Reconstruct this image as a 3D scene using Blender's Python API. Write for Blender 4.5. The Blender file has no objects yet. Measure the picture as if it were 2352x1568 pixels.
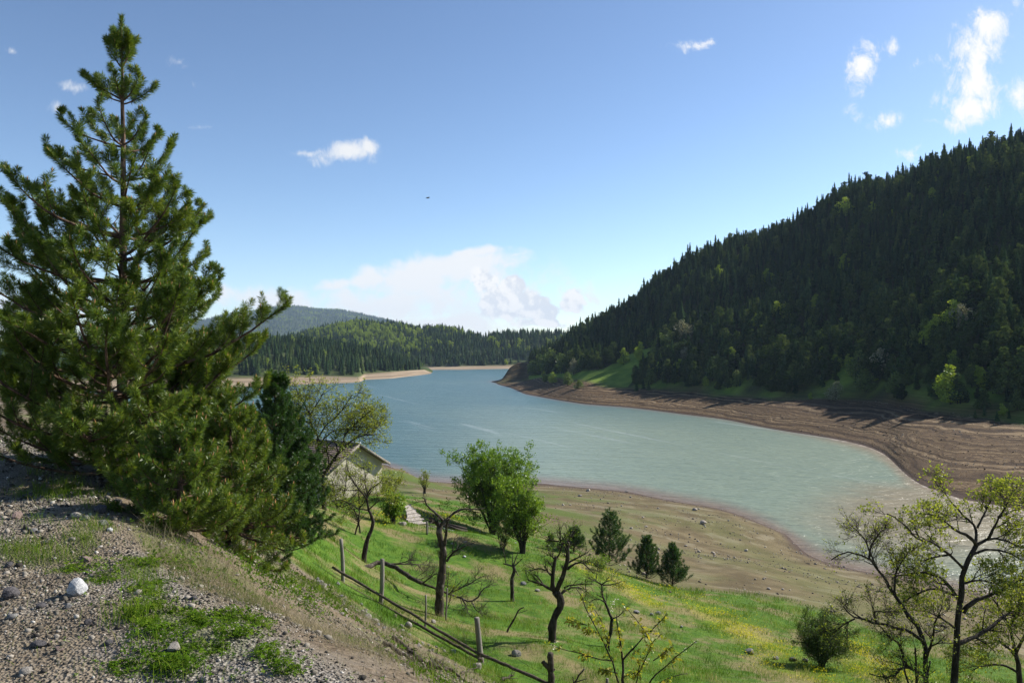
import bpy, math, random
import numpy as np
from mathutils import Vector, Matrix
rng = np.random.default_rng(7)
random.seed(7)
scene = bpy.context.scene
COL = scene.collection
PI = math.pi

# ------------------------------------------------------------------ camera geometry (photo read at 2352 x 1568)
F, CX, HY, CZ = 1764.0, 1176.0, 800.0, 25.0


def W3(px, py, d):
    return np.array([(px - CX) / F * d, d, CZ - (py - HY) / F * d])


def proj(p):
    p = np.asarray(p, float)
    return CX + F * p[..., 0] / p[..., 1], HY + F * (CZ - p[..., 2]) / p[..., 1]


def cv(kind, pts):
    """crop coordinates -> full photo coordinates"""
    s, ox, oy = {'c1': (.283, 628, 827), 'c2': (.1855, 918.7, 1133), 'c3': (.2083, 826.9, 1362.8), 'c4': (.1992, 1225, 1255.6),
                 'c8': (.341, 1761, 1033.6), 'f3': (.3255, 0, 1072), 'c7': (.292, 1301.5, 1110), 'p': (1, 0, 0)}[kind]
    return [(ox + s * p[0], oy + s * p[1]) + tuple(p[2:]) for p in pts]


SUN_EL, SUN_ROT = math.radians(35), math.radians(62)
SUN_DIR = Vector((math.sin(SUN_ROT) * math.cos(SUN_EL), math.cos(SUN_ROT) * math.cos(SUN_EL), math.sin(SUN_EL)))

# ------------------------------------------------------------------ noise


def _hash(ix, iy, seed):
    h = (ix.astype(np.int64) * 374761393 + iy.astype(np.int64) * 668265263 + seed * 1442695) & 0xffffffff
    h = ((h ^ (h >> 13)) * 1274126177) & 0xffffffff
    return ((h ^ (h >> 16)) & 0xffffff) / float(0xffffff)


def vnoise(x, y, seed=0):
    ix, iy = np.floor(x), np.floor(y)
    fx, fy = x - ix, y - iy
    fx, fy = fx * fx * (3 - 2 * fx), fy * fy * (3 - 2 * fy)
    a, b = _hash(ix, iy, seed), _hash(ix + 1, iy, seed)
    c, d = _hash(ix, iy + 1, seed), _hash(ix + 1, iy + 1, seed)
    return (a + (b - a) * fx) * (1 - fy) + (c + (d - c) * fx) * fy


def fbm(x, y, seed=0, o=4):
    x, y = np.asarray(x, float), np.asarray(y, float)
    t, a, s = 0, .5, 0
    for i in range(o):
        t = t + a * vnoise(x, y, seed + i * 17)
        s += a
        x, y, a = x * 2.03 + 3.1, y * 2.03 + 1.7, a * .5
    return t / s


def sstep(a, b, x):
    t = np.clip((x - a) / (b - a), 0, 1)
    return t * t * (3 - 2 * t)


# ------------------------------------------------------------------ mesh helpers
def tag(o, label=None, cat=None, group=None, kind=None):
    for k, v in (('label', label), ('category', cat), ('group', group), ('kind', kind)):
        if v:
            o[k] = v
    return o


def mesh_np(name, V, faces, mats, smooth=False, attrs=None, mat_idx=None):
    me = bpy.data.meshes.new(name)
    V = np.ascontiguousarray(V, dtype=np.float32).reshape(-1, 3)
    if not isinstance(faces, list):
        faces = [faces]
    faces = [np.asarray(f, dtype=np.int32) for f in faces if len(f)]
    loops = np.concatenate([f.ravel() for f in faces])
    tot = np.concatenate([np.full(len(f), f.shape[1], np.int32) for f in faces])
    start = np.concatenate([[0], np.cumsum(tot)[:-1]]).astype(np.int32)
    me.vertices.add(len(V))
    me.vertices.foreach_set('co', V.ravel())
    me.loops.add(len(loops))
    me.loops.foreach_set('vertex_index', loops)
    me.polygons.add(len(tot))
    me.polygons.foreach_set('loop_start', start)
    me.polygons.foreach_set('loop_total', tot)
    if mat_idx is not None:
        me.polygons.foreach_set('material_index', np.asarray(mat_idx, np.int32))
    if smooth is True:
        me.polygons.foreach_set('use_smooth', np.ones(len(tot), bool))
    elif smooth is not False:
        me.polygons.foreach_set('use_smooth', np.asarray(smooth, bool))
    for k, v in (attrs or {}).items():
        a = me.attributes.new(k, 'FLOAT', 'POINT')
        a.data.foreach_set('value', np.asarray(v, np.float32))
    me.update(calc_edges=True)
    for m in (mats if isinstance(mats, (list, tuple)) else [mats]):
        me.materials.append(m)
    return me


def link(name, me, parent=None, loc=None):
    o = bpy.data.objects.new(name, me)
    COL.objects.link(o)
    if parent is not None:
        o.parent = parent
    if loc is not None:
        o.location = loc
    return o


def empty(name, loc, label, cat, group=None):
    o = bpy.data.objects.new(name, None)
    COL.objects.link(o)
    o.location = loc
    o.empty_display_size = .3
    return tag(o, label, cat, group)


class MB:
    """collects vertices / quads / tris"""

    def __init__(s):
        s.V, s.Q, s.T, s.n = [], [], [], 0

    def add(s, V, Q=None, T=None):
        V = np.asarray(V, float).reshape(-1, 3)
        if Q is not None and len(Q):
            s.Q.append(np.asarray(Q, int).reshape(-1, 4) + s.n)
        if T is not None and len(T):
            s.T.append(np.asarray(T, int).reshape(-1, 3) + s.n)
        s.V.append(V)
        s.n += len(V)

    def box(s, c, size, R=None, jit=0):
        v = np.array([[x, y, z] for x in (-.5, .5) for y in (-.5, .5) for z in (-.5, .5)]) * np.asarray(size)
        if jit:
            v = v + rng.normal(0, jit, v.shape)
        if R is not None:
            v = v @ np.asarray(R).T
        s.add(v + np.asarray(c), Q=[[0, 1, 3, 2], [4, 6, 7, 5], [0, 4, 5, 1], [2, 3, 7, 6], [0, 2, 6, 4], [1, 5, 7, 3]])

    def tubes(s, P, R, sides=6, cap=True):
        V, Q, T = tubes(P, R, sides, cap)
        s.add(V, Q, T)

    def arrays(s):
        V = np.concatenate(s.V)
        f = []
        if s.Q:
            f.append(np.concatenate(s.Q))
        if s.T:
            f.append(np.concatenate(s.T))
        return V, f

    def mesh(s, name, mats, smooth=False, attrs=None):
        V, f = s.arrays()
        return mesh_np(name, V, f, mats, smooth, attrs)


def norm(v):
    return v / np.maximum(np.linalg.norm(v, axis=-1, keepdims=True), 1e-9)


def tubes(P, R, sides=6, cap=True):
    """P (N,K,3) polylines, R (N,K) radii -> V, quads, tris"""
    P = np.asarray(P, float)
    R = np.asarray(R, float)
    N, K, _ = P.shape
    T = np.empty_like(P)
    T[:, 1:-1] = P[:, 2:] - P[:, :-2]
    T[:, 0] = P[:, 1] - P[:, 0]
    T[:, -1] = P[:, -1] - P[:, -2]
    T = norm(T)
    mean = norm(P[:, -1] - P[:, 0])
    ref = np.where(np.abs(mean[:, 2:3]) > .8, np.array([[1., .03, 0]]), np.array([[0.02, .01, 1.]]))[:, None, :]
    A = norm(np.cross(T, np.broadcast_to(ref, T.shape)))
    B = np.cross(T, A)
    a = np.arange(sides) / sides * 2 * PI
    V = P[:, :, None, :] + R[:, :, None, None] * (A[:, :, None, :] * np.cos(a)[None, None, :, None] + B[:, :, None, :] * np.sin(a)[None, None, :, None])
    V = V.reshape(N * K * sides, 3)
    base = (np.arange(N) * K * sides)[:, None, None]
    k = (np.arange(K - 1) * sides)[None, :, None]
    i = np.arange(sides)[None, None, :]
    j = (i + 1) % sides
    Q = np.stack([base + k + i, base + k + j, base + k + sides + j, base + k + sides + i], -1).reshape(-1, 4)
    Tr = []
    if cap and sides >= 3:
        top = (np.arange(N) * K * sides + (K - 1) * sides)[:, None]
        for q in range(1, sides - 1):
            Tr.append(np.concatenate([top, top + q, top + q + 1], 1))
        bot = (np.arange(N) * K * sides)[:, None]
        for q in range(1, sides - 1):
            Tr.append(np.concatenate([bot, bot + q + 1, bot + q], 1))
        Tr = np.concatenate(Tr)
    return V, Q, Tr


def resample(pts, K):
    pts = np.asarray(pts, float)
    if len(pts) > 2:      # chaikin once, softens the corners
        q = [pts[0]]
        for a, b in zip(pts[:-1], pts[1:]):
            q += [a * .75 + b * .25, a * .25 + b * .75]
        q.append(pts[-1])
        pts = np.array(q)
    d = np.concatenate([[0], np.cumsum(np.linalg.norm(np.diff(pts, axis=0), axis=1))])
    t = np.linspace(0, d[-1], K)
    return np.stack([np.interp(t, d, pts[:, i]) for i in range(3)], 1)


def rand_dirs(n):
    return norm(rng.normal(size=(n, 3)))


# ------------------------------------------------------------------ node helper
class NT:
    def __init__(s, tree):
        s.t = tree
        s.L = tree.links

    def n(s, typ, **kw):
        nd = s.t.nodes.new('ShaderNode' + typ)
        for k, v in kw.items():
            setattr(nd, k, v)
        return nd

    def put(s, sock, v):
        if hasattr(v, 'is_linked') or isinstance(v, bpy.types.NodeSocket):
            s.L.new(v, sock)
        elif v is not None:
            if sock.type == 'RGBA' and len(v) == 3:
                v = (*v, 1)
            sock.default_value = v

    def math(s, op, a, b=None, c=None, clamp=False):
        nd = s.n('Math', operation=op, use_clamp=clamp)
        for i, v in enumerate((a, b, c)):
            if v is not None:
                s.put(nd.inputs[i], v)
        return nd.outputs[0]

    def mix(s, f, a, b, mode='MIX'):
        nd = s.n('MixRGB', blend_type=mode)
        s.put(nd.inputs[0], f)
        s.put(nd.inputs[1], a)
        s.put(nd.inputs[2], b)
        return nd.outputs[0]

    def noise(s, vec, scale, detail=4, rough=.55, dist=0, out=0):
        nd = s.n('TexNoise')
        if vec is not None:
            s.put(nd.inputs['Vector'], vec)
        nd.inputs['Scale'].default_value = scale
        nd.inputs['Detail'].default_value = detail
        nd.inputs['Roughness'].default_value = rough
        nd.inputs['Distortion'].default_value = dist
        return nd.outputs[out]

    def ss(s, x, a, b):
        nd = s.n('MapRange', interpolation_type='SMOOTHSTEP')
        s.put(nd.inputs[0], x)
        nd.inputs[1].default_value = a
        nd.inputs[2].default_value = b
        return nd.outputs[0]

    def attr(s, name):
        return s.n('Attribute', attribute_name=name).outputs['Fac']

    def mapping(s, vec, scale=(1, 1, 1), rot=(0, 0, 0), loc=(0, 0, 0)):
        nd = s.n('Mapping')
        s.put(nd.inputs[0], vec)
        nd.inputs['Scale'].default_value = scale
        nd.inputs['Rotation'].default_value = rot
        nd.inputs['Location'].default_value = loc
        return nd.outputs[0]

    def ramp(s, f, stops):
        nd = s.n('ValToRGB')
        s.put(nd.inputs[0], f)
        e = nd.color_ramp.elements
        while len(e) < len(stops):
            e.new(.5)
        for q, (p, c) in zip(e, stops):
            q.position = p
            q.color = (*c, 1)
        return nd.outputs[0]

    def bump(s, h, strength=.5, dist=.1):
        nd = s.n('Bump')
        nd.inputs['Strength'].default_value = strength
        nd.inputs['Distance'].default_value = dist
        s.put(nd.inputs['Height'], h)
        return nd.outputs[0]


def new_mat(name):
    m = bpy.data.materials.new(name)
    m.use_nodes = True
    nt = m.node_tree
    nt.nodes.clear()
    k = NT(nt)
    k.out = k.n('OutputMaterial')
    return m, k


def finish(k, col, rough=.9, spec=.3, normal=None):
    b = k.n('BsdfPrincipled')
    k.put(b.inputs['Base Color'], col)
    k.put(b.inputs['Roughness'], rough)
    b.inputs['Specular IOR Level'].default_value = spec
    if normal is not None:
        k.put(b.inputs['Normal'], normal)
    k.L.new(b.outputs[0], k.out.inputs[0])
    return b


def leaf_mat(name, stops, scale=1.5, trans=.4, rough=.45, gloss=.02, island=True, wob=.5, per_tree=0):
    """thin leaf: diffuse + translucent + a little sheen, colour varies leaf by leaf and clump by clump"""
    m, k = new_mat(name)
    geo = k.n('NewGeometry')
    obj = k.n('TexCoord').outputs['Object']
    nz = k.noise(obj, scale, 3)
    f = k.math('ADD', k.math('MULTIPLY', nz, wob), k.math('MULTIPLY', geo.outputs['Random Per Island'], 1 - wob)) if island else nz
    col = k.ramp(f, stops)
    if per_tree:
        rv = k.n('ObjectInfo').outputs['Random']
        hv = k.n('HueSaturation')
        k.put(hv.inputs['Color'], col)
        k.put(hv.inputs['Value'], k.math('ADD', k.math('MULTIPLY', rv, 2 * per_tree), 1 - per_tree))
        k.put(hv.inputs['Hue'], k.math('ADD', k.math('MULTIPLY', rv, -.04), .52))
        col = hv.outputs[0]
    d = k.n('BsdfDiffuse')
    t = k.n('BsdfTranslucent')
    g = k.n('BsdfGlossy')
    g.inputs['Roughness'].default_value = rough
    g.inputs['Color'].default_value = (1, 1, 1, 1)
    k.put(d.inputs[0], col)
    k.put(t.inputs[0], k.mix(.5, col, k.mix(1, col, (1.5, 1.25, .5), 'MULTIPLY')))
    a = k.n('MixShader')
    a.inputs[0].default_value = trans
    k.L.new(d.outputs[0], a.inputs[1])
    k.L.new(t.outputs[0], a.inputs[2])
    b = k.n('MixShader')
    b.inputs[0].default_value = gloss
    k.L.new(a.outputs[0], b.inputs[1])
    k.L.new(g.outputs[0], b.inputs[2])
    k.L.new(b.outputs[0], k.out.inputs[0])
    return m


def bark_mat(name, dark, mid, pale, scale=6, pale_amt=.45, rough=.95):
    m, k = new_mat(name)
    obj = k.n('TexCoord').outputs['Object']
    st = k.mapping(obj, (1, 1, .35))
    n1 = k.noise(st, scale, 6, .65)
    n2 = k.noise(obj, scale * .5, 3)
    c = k.mix(k.ss(n1, .35, .65), dark, mid)
    c = k.mix(k.math('MULTIPLY', k.ss(n2, .55, .7), pale_amt), c, pale)
    finish(k, c, rough, .15, k.bump(n1, .8, .03))
    return m


def wood_mat(name, a, b, axis=2):
    m, k = new_mat(name)
    obj = k.n('TexCoord').outputs['Object']
    sc = [14, 14, 14]
    sc[axis] = 1.2
    n1 = k.noise(k.mapping(obj, sc), 1.0, 5, .6)
    n2 = k.noise(obj, 1.7, 3)
    c = k.mix(k.ss(n1, .3, .7), a, b)
    c = k.mix(k.math('MULTIPLY', k.ss(n2, .5, .75), .5), c, tuple(x * .55 for x in a))
    finish(k, c, .9, .2, k.bump(n1, .6, .02))
    return m


def stone_mat(name, a, b, scale=9, dark=(.08, .075, .07)):
    m, k = new_mat(name)
    obj = k.n('TexCoord').outputs['Object']
    n1 = k.noise(obj, scale, 6, .65)
    n2 = k.noise(obj, scale * 3, 4, .6)
    c = k.mix(k.ss(n1, .35, .68), a, b)
    c = k.mix(k.math('MULTIPLY', k.ss(n2, .6, .72), .55), c, dark)
    finish(k, c, .9, .25, k.bump(n2, .6, .02))
    return m


M = {}
M['pine_bark'] = bark_mat('pine_bark', (.035, .024, .018), (.15, .095, .065), (.30, .21, .15), 9, .55)
M['pine_twig'] = bark_mat('pine_twig', (.05, .04, .028), (.13, .10, .07), (.26, .22, .17), 14, .4)
M['bark'] = bark_mat('bark', (.018, .015, .012), (.055, .044, .034), (.13, .12, .10), 8, .35)
M['dead_bark'] = bark_mat('dead_bark', (.026, .021, .017), (.085, .068, .052), (.24, .22, .19), 9, .5)
M['needles'] = leaf_mat('needles', [(.2, (.034, .072, .012)), (.55, (.10, .17, .02)), (.85, (.29, .35, .038))], 1.1, .36, .4, .03, True, .55)
M['needles_dark'] = leaf_mat('needles_dark', [(.2, (.016, .048, .012)), (.55, (.04, .1, .018)), (.85, (.095, .17, .03))], 1.1, .36, .35, .03, True, .55)
M['candle'] = bark_mat('candle', (.30, .15, .06), (.45, .25, .11), (.55, .38, .2), 30, .4, .7)
M['bud_leaf'] = leaf_mat('bud_leaf', [(.15, (.12, .165, .02)), (.5, (.22, .275, .032)), (.9, (.36, .40, .055))], 1.2, .5, .4, .02)
M['fresh_leaf'] = leaf_mat('fresh_leaf', [(.15, (.08, .155, .014)), (.5, (.145, .255, .022)), (.9, (.24, .35, .04))], .9, .45, .4, .02)
M['lush_leaf'] = leaf_mat('lush_leaf', [(.15, (.06, .13, .012)), (.5, (.115, .225, .018)), (.9, (.20, .31, .03))], .7, .48, .4, .02)
M['cherry_leaf'] = leaf_mat('cherry_leaf', [(.1, (.11, .19, .015)), (.5, (.24, .30, .03)), (.9, (.46, .36, .05))], 3, .5, .35, .03)
M['bush_leaf'] = leaf_mat('bush_leaf', [(.15, (.035, .07, .013)), (.5, (.07, .125, .02)), (.9, (.13, .19, .035))], 1.5, .4)
M['petal'] = leaf_mat('petal', [(.2, (.75, .72, .68)), (.8, (.85, .83, .8))], 3, .4)
M['spruce'] = leaf_mat('spruce', [(.15, (.016, .038, .016)), (.5, (.034, .068, .024)), (.9, (.07, .118, .036))], .35, .34, .5, .0, True, .5, .5)
M['spruce_olive'] = leaf_mat('spruce_olive', [(.15, (.030, .054, .018)), (.5, (.06, .096, .027)), (.9, (.105, .15, .04))], .35, .35, .5, .0, True, .5, .4)
M['birch_leaf'] = leaf_mat('birch_leaf', [(.15, (.13, .20, .016)), (.5, (.23, .32, .026)), (.9, (.34, .43, .05))], .4, .4)
M['green_leaf'] = leaf_mat('green_leaf', [(.15, (.055, .095, .016)), (.5, (.10, .155, .026)), (.9, (.16, .22, .045))], .4, .4)
M['pale_leaf'] = leaf_mat('pale_leaf', [(.15, (.11, .12, .07)), (.5, (.19, .20, .12)), (.9, (.30, .30, .20))], .4, .35)
M['grey_wood'] = wood_mat('grey_wood', (.13, .115, .098), (.26, .235, .20))
M['rail_wood'] = wood_mat('rail_wood', (.06, .045, .035), (.14, .11, .085), 0)
M['plank_wood'] = wood_mat('plank_wood', (.17, .15, .13), (.33, .30, .265), 1)
M['dark_wood'] = wood_mat('dark_wood', (.03, .024, .02), (.09, .07, .055), 0)
M['white_stone'] = stone_mat('white_stone', (.28, .285, .29), (.47, .47, .465), 7, (.16, .17, .18))
M['pale_stone'] = stone_mat('pale_stone', (.20, .178, .15), (.37, .335, .285), 9, (.12, .105, .09))
M['grey_stone'] = stone_mat('grey_stone', (.13, .125, .12), (.26, .25, .235), 9)
M['dark_stone'] = stone_mat('dark_stone', (.045, .042, .045), (.12, .11, .11), 9, (.03, .03, .03))
M['red_stone'] = stone_mat('red_stone', (.14, .10, .085), (.27, .20, .17), 9)
M['beach_stone'] = stone_mat('beach_stone', (.22, .19, .16), (.40, .35, .29), 3)


def plain(name, col, rough=.7, spec=.3, metal=0):
    m, k = new_mat(name)
    obj = k.n('TexCoord').outputs['Object']
    n = k.noise(obj, 5, 4)
    b = finish(k, k.mix(k.ss(n, .3, .7), tuple(x * .8 for x in col), col), rough, spec)
    b.inputs['Metallic'].default_value = metal
    return m


M['plaster'] = None
M['wire'] = plain('wire', (.10, .075, .06), .6, .4, .4)
M['sheet'] = plain('sheet', (.30, .32, .34), .5, .4)
M['tile'] = plain('tile', (.16, .12, .10), .85)
M['bird'] = plain('bird', (.05, .05, .055), .8)
m, k = new_mat('plaster')
obj = k.n('TexCoord').outputs['Object']
n1 = k.noise(obj, 1.3, 5, .6)
n2 = k.noise(k.mapping(obj, (3, 3, .4)), 1, 4)
c = k.mix(k.ss(n1, .35, .7), (.38, .35, .265), (.46, .43, .335))
c = k.mix(k.math('MULTIPLY', k.ss(n2, .55, .75), .35), c, (.34, .31, .24))
finish(k, c, .95, .1, k.bump(k.noise(obj, 20, 4), .3, .02))
M['plaster'] = m

# ------------------------------------------------------------------ near terrain: heights through control points, thin plate in (azimuth, log range)
C = []   # world control points x, y, z


def cp(px, py, d):
    C.append(tuple(W3(px, py, d)))


crest = [(-1500, 30), (-600, 30), (0, 26), (140, 20), (220, 15.5), (280, 11.6), (350, 9.2), (423, 8.1), (560, 6.9), (749, 5.84), (850, 5.34)]   # px, range
PLZ = 22.7
for px, d in crest[2:]:
    cp(px, HY + (CZ - PLZ) * F / d, d)
for d in (1.6, 3, 5, 8, 12, 18, 26):
    for px in (-2600, -1400, -700, -200, 100, 400):
        if d < np.interp(px, [c[0] for c in crest], [c[1] for c in crest]) * .96:
            cp(px, HY + (CZ - PLZ) * F / d, d)
for x, y in ((-.6, 3.2), (0.0, 2.6), (.6, 1.6), (-.5, 1.5)):
    C.append((x, y, PLZ))
C.append((1.8, 1.2, 22.3))
for t in [(50, 905, 34), (-100, 880, 36), (200, 900, 40)]:
    cp(*t)
# road bank falling away behind the pines
for t in [(440, 1200, 15), (481, 1254, 11), (618, 1290, 16), (640, 1400, 9.5), (800, 1480, 10.5), (900, 1540, 10.5), (716, 1335, 20),
          (600, 1262, 19), (330, 1060, 24), (330, 990, 34),
          (720, 1326, 24), (850, 1410, 23), (960, 1470, 21.5), (1100, 1545, 20), (1240, 1625, 19.5),
          (788, 1336, 29), (873, 1390, 27.5), (974, 1445, 26.3), (1106, 1518, 24), (1267, 1478, 27.5), (1010, 1412, 31.5), (835, 1290, 38), (1180, 1380, 37),
          (1200, 1268, 56), (1135, 1228, 60), (1000, 1216, 54), (877, 1130, 64), (760, 1150, 60), (1400, 1300, 60), (1485, 1330, 56), (1545, 1345, 55),
          (1000, 1165, 80), (975, 1132, 95), (980, 1187, 70), (780, 1250, 36), (850, 1210, 46), (900, 1195, 50),
          (1100, 1228, 52), (1150, 1330, 42), (1300, 1350, 42), (1300, 1280, 52), (1450, 1400, 40), (1600, 1450, 38), (1700, 1405, 45), (1800, 1500, 36),
          (1400, 1500, 30), (1600, 1560, 27.5), (1900, 1555, 30.5), (2000, 1440, 48), (1570, 1345, 55), (1700, 1362, 54), (1880, 1395, 52), (2200, 1470, 46),
          (2352, 1510, 43), (1400, 1180, 95), (1600, 1250, 85), (1750, 1300, 72), (1900, 1340, 68), (2100, 1400, 60), (1250, 1150, 105), (1100, 1125, 115), (1000, 1122, 120)]:
    cp(*t)
for x, y, z in [(1.25, 9, 20.0), (3, 5, 20.6), (8, 8, 17.4), (12.5, 20, 13.6), (10, 14, 15.2), (5, 13, 17.0), (14, 24, 12.6), (20, 22, 11.5), (30, 18, 10), (40, 30, 6.5), (60, 45, 2.5), (12, 5, 18.5), (25, 6, 13), (60, 10, 8),
                (-30, 70, 12), (-35, 110, 6), (-60, 60, 17), (-40, 40, 22), (-80, 120, 8), (-100, 170, 0), (-48, 160, 0), (-120, 250, -4), (-60, 210, -3.5), (-90, 40, 24), (-60, 15, 23), (-100, 80, 20),
                (-17, 120, 6.0), (-22, 62, 13)]:
    C.append((x, y, z))
shore = [(894, 1068), (922, 1093), (962, 1101), (1010, 1107), (1120, 1108), (1260, 1111), (1301, 1116), (1447, 1130), (1550, 1151), (1652, 1168), (1739, 1198), (1807, 1227), (1856, 1273),
         (1914, 1296), (2013, 1317), (2136, 1340), (2255, 1366), (2352, 1388)]
for px, py in shore:
    d = CZ * F / (py - HY)
    x = (px - CX) / F
    C += [(x * d, d, 0.0), (x * d * 1.12, d * 1.12, -1.6), (x * d * 1.6, d * 1.6, -4)]
C = np.array(C)


def pol(x, y):
    return np.arctan2(x, y), np.log(np.hypot(x, y))


def _tps(r2):
    return .5 * r2 * np.log(np.maximum(r2, 1e-12))


ct, cr = pol(C[:, 0], C[:, 1])
cr = cr * .8
A = np.zeros((len(C) + 3, len(C) + 3))
A[:len(C), :len(C)] = _tps((ct[:, None] - ct) ** 2 + (cr[:, None] - cr) ** 2) + np.eye(len(C)) * 2e-4
Pm = np.stack([np.ones(len(C)), ct, cr], 1)
A[:len(C), len(C):] = Pm
A[len(C):, :len(C)] = Pm.T
w_tps = np.linalg.solve(A, np.concatenate([C[:, 2], np.zeros(3)]))


def ground_smooth(x, y):
    x, y = np.asarray(x, float), np.asarray(y, float)
    sh = x.shape
    t, r = pol(x.ravel(), y.ravel())
    r = np.minimum(r, math.log(260)) * .8
    out = np.empty(len(t))
    for i in range(0, len(t), 20000):
        s = slice(i, i + 20000)
        k_ = _tps((t[s, None] - ct) ** 2 + (r[s, None] - cr) ** 2)
        out[s] = k_ @ w_tps[:-3] + w_tps[-3] + w_tps[-2] * t[s] + w_tps[-1] * r[s]
    return out.reshape(sh)


def px_of(x, y):
    return CX + F * x / np.maximum(y, .05)


def interp_px(tab, px):
    return np.interp(px, [t[0] for t in tab], [t[1] for t in tab])


crest_r = [(px, d) for px, d in crest] + [(1100, 3.6), (1500, 2.0), (3000, 1.0)]
toe_r = [(-600, 60), (150, 60), (280, 34), (450, 27), (600, 26), (720, 24), (850, 23), (960, 21.5), (1100, 20), (1240, 19), (1500, 15), (1800, 13), (2400, 12)]
# beach / grass border (px, py) -> range found by marching later; written as range directly
beach_px = [(600, 1.0), (860, 1110), (900, 1122), (960, 1140), (1040, 1146), (1150, 1175), (1280, 1236), (1400, 1308), (1570, 1343), (1700, 1362), (1880, 1396), (2000, 1442), (2200, 1475), (2352, 1512)]


def ground_z(x, y):
    z = ground_smooth(x, y)
    r = np.hypot(x, y)
    px = px_of(x, y)
    plat = 1 - sstep(-.5, 1.2, r - interp_px(crest_r, px))
    land = sstep(-.5, 2, z)
    n = (fbm(x * .9, y * .9, 3) - .5) * .10 + (fbm(x * .25, y * .25, 5) - .5) * .35
    z = z + land * (plat * (fbm(x * 1.6, y * 1.6, 9) - .5) * .06 + (1 - plat) * n)
    far = sstep(200, 270, r)
    z = z * (1 - far) + far * np.minimum(z, -4.0)
    z = np.where(z < -6, -6, z)
    return z


def G3(px, py, lo=3.0, hi=240.0):
    """where the view ray through a photo pixel meets the near ground"""
    d = np.exp(np.linspace(math.log(lo), math.log(hi), 900))
    gz = ground_z((px - CX) / F * d, d)
    rz = CZ - (py - HY) / F * d
    k_ = np.nonzero(rz <= gz)[0]
    i = k_[0] if len(k_) else len(d) - 1
    i = max(i, 1)
    a0, a1 = rz[i - 1] - gz[i - 1], gz[i] - rz[i]
    t = a0 / (a0 + a1) if a0 + a1 > 1e-9 and len(k_) else 0
    dd = d[i - 1] + (d[i] - d[i - 1]) * t
    p = W3(px, py, dd)
    p[2] = float(ground_z(np.array([p[0]]), np.array([p[1]]))[0])
    return p


def gz1(x, y):
    return float(ground_z(np.array([x]), np.array([y]))[0])


beach_r = [(-3000, 150), (500, 150), (700, 120)]
for px, py in beach_px[1:]:
    p = G3(px, py)
    beach_r.append((px, float(np.hypot(p[0], p[1]))))
beach_r.append((3500, beach_r[-1][1]))
beach_r.append((6000, 30))

patches = [(470, 1500, 150, 55, 1), (400, 1455, 90, 32, 1), (560, 1440, 85, 22, 1), (300, 1545, 90, 25, .8), (620, 1525, 60, 35, 1), (330, 1312, 55, 22, 1), (340, 1372, 45, 34, 1),
           (110, 1287, 110, 15, .8), (200, 1257, 60, 12, .7), (70, 1225, 90, 10, .5), (230, 1180, 70, 14, .7), (330, 1420, 60, 32, 1.1), (60, 1275, 90, 16, .9), (160, 1310, 70, 14, .7), (500, 1480, 150, 40, 1), (430, 1540, 140, 30, 1), (260, 1340, 60, 20, .7), (300, 1180, 70, 14, .8), (140, 1130, 120, 25, .8), (230, 1232, 80, 10, .6),
           (90, 1095, 60, 8, .7), (150, 1165, 90, 10, .5), (650, 1560, 50, 15, .8)]


def masks(x, y):
    r = np.hypot(x, y)
    px = px_of(x, y)
    wob = (fbm(x * .5, y * .5, 21) - .5)
    plat = 1 - sstep(-.6, .6, r - interp_px(crest_r, px) + wob * .8)
    mead = sstep(-2.0, 2.0, r - interp_px(toe_r, px) + wob * 3)
    rb = interp_px(beach_r, px)
    beach = sstep(-.03, .03, (r - rb) / rb + (fbm(x * .15, y * .15, 31) - .5) * .16)
    mead = mead * (1 - beach)
    emb = np.clip(1 - plat - mead - beach, 0, 1)
    # grass patches on the gravel, laid down where they grow
    dd = np.maximum(y, .5)
    py = HY + F * (CZ - PLZ) / dd
    g = np.zeros_like(x)
    for cx, cy, rx, ry, wgt in patches:
        q = ((px - cx) / rx) ** 2 + ((py - cy) / ry) ** 2
        g = np.maximum(g, wgt * np.exp(-q * .8))
    back = sstep(27, 31, r) * (px < 500)
    g = np.maximum(g, back)
    g = sstep(.22, .85, g * (.35 + 1.1 * fbm(x * 1.4, y * 1.4, 43)) + (fbm(x * 4.2, y * 4.2, 41) - .5) * .75)
    return plat, emb, mead, beach, g


NT_, NR_ = 760, 560
th = np.linspace(-1.36, 1.36, NT_)
rr = np.concatenate([np.exp(np.linspace(math.log(1.1), math.log(285), NR_)), [400, 800, 2000, 7500]])
TH, RR = np.meshgrid(th, rr)
GX, GY = RR * np.sin(TH), RR * np.cos(TH)
GZ = ground_z(GX, GY)
GZ[-4:] = -6
nr = len(rr)
ii = (np.arange(nr - 1)[:, None] * NT_ + np.arange(NT_ - 1)[None, :]).ravel()
GQ = np.stack([ii, ii + 1, ii + NT_ + 1, ii + NT_], 1)
mp, me_, mm, mb, mg = masks(GX.ravel(), GY.ravel())


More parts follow.
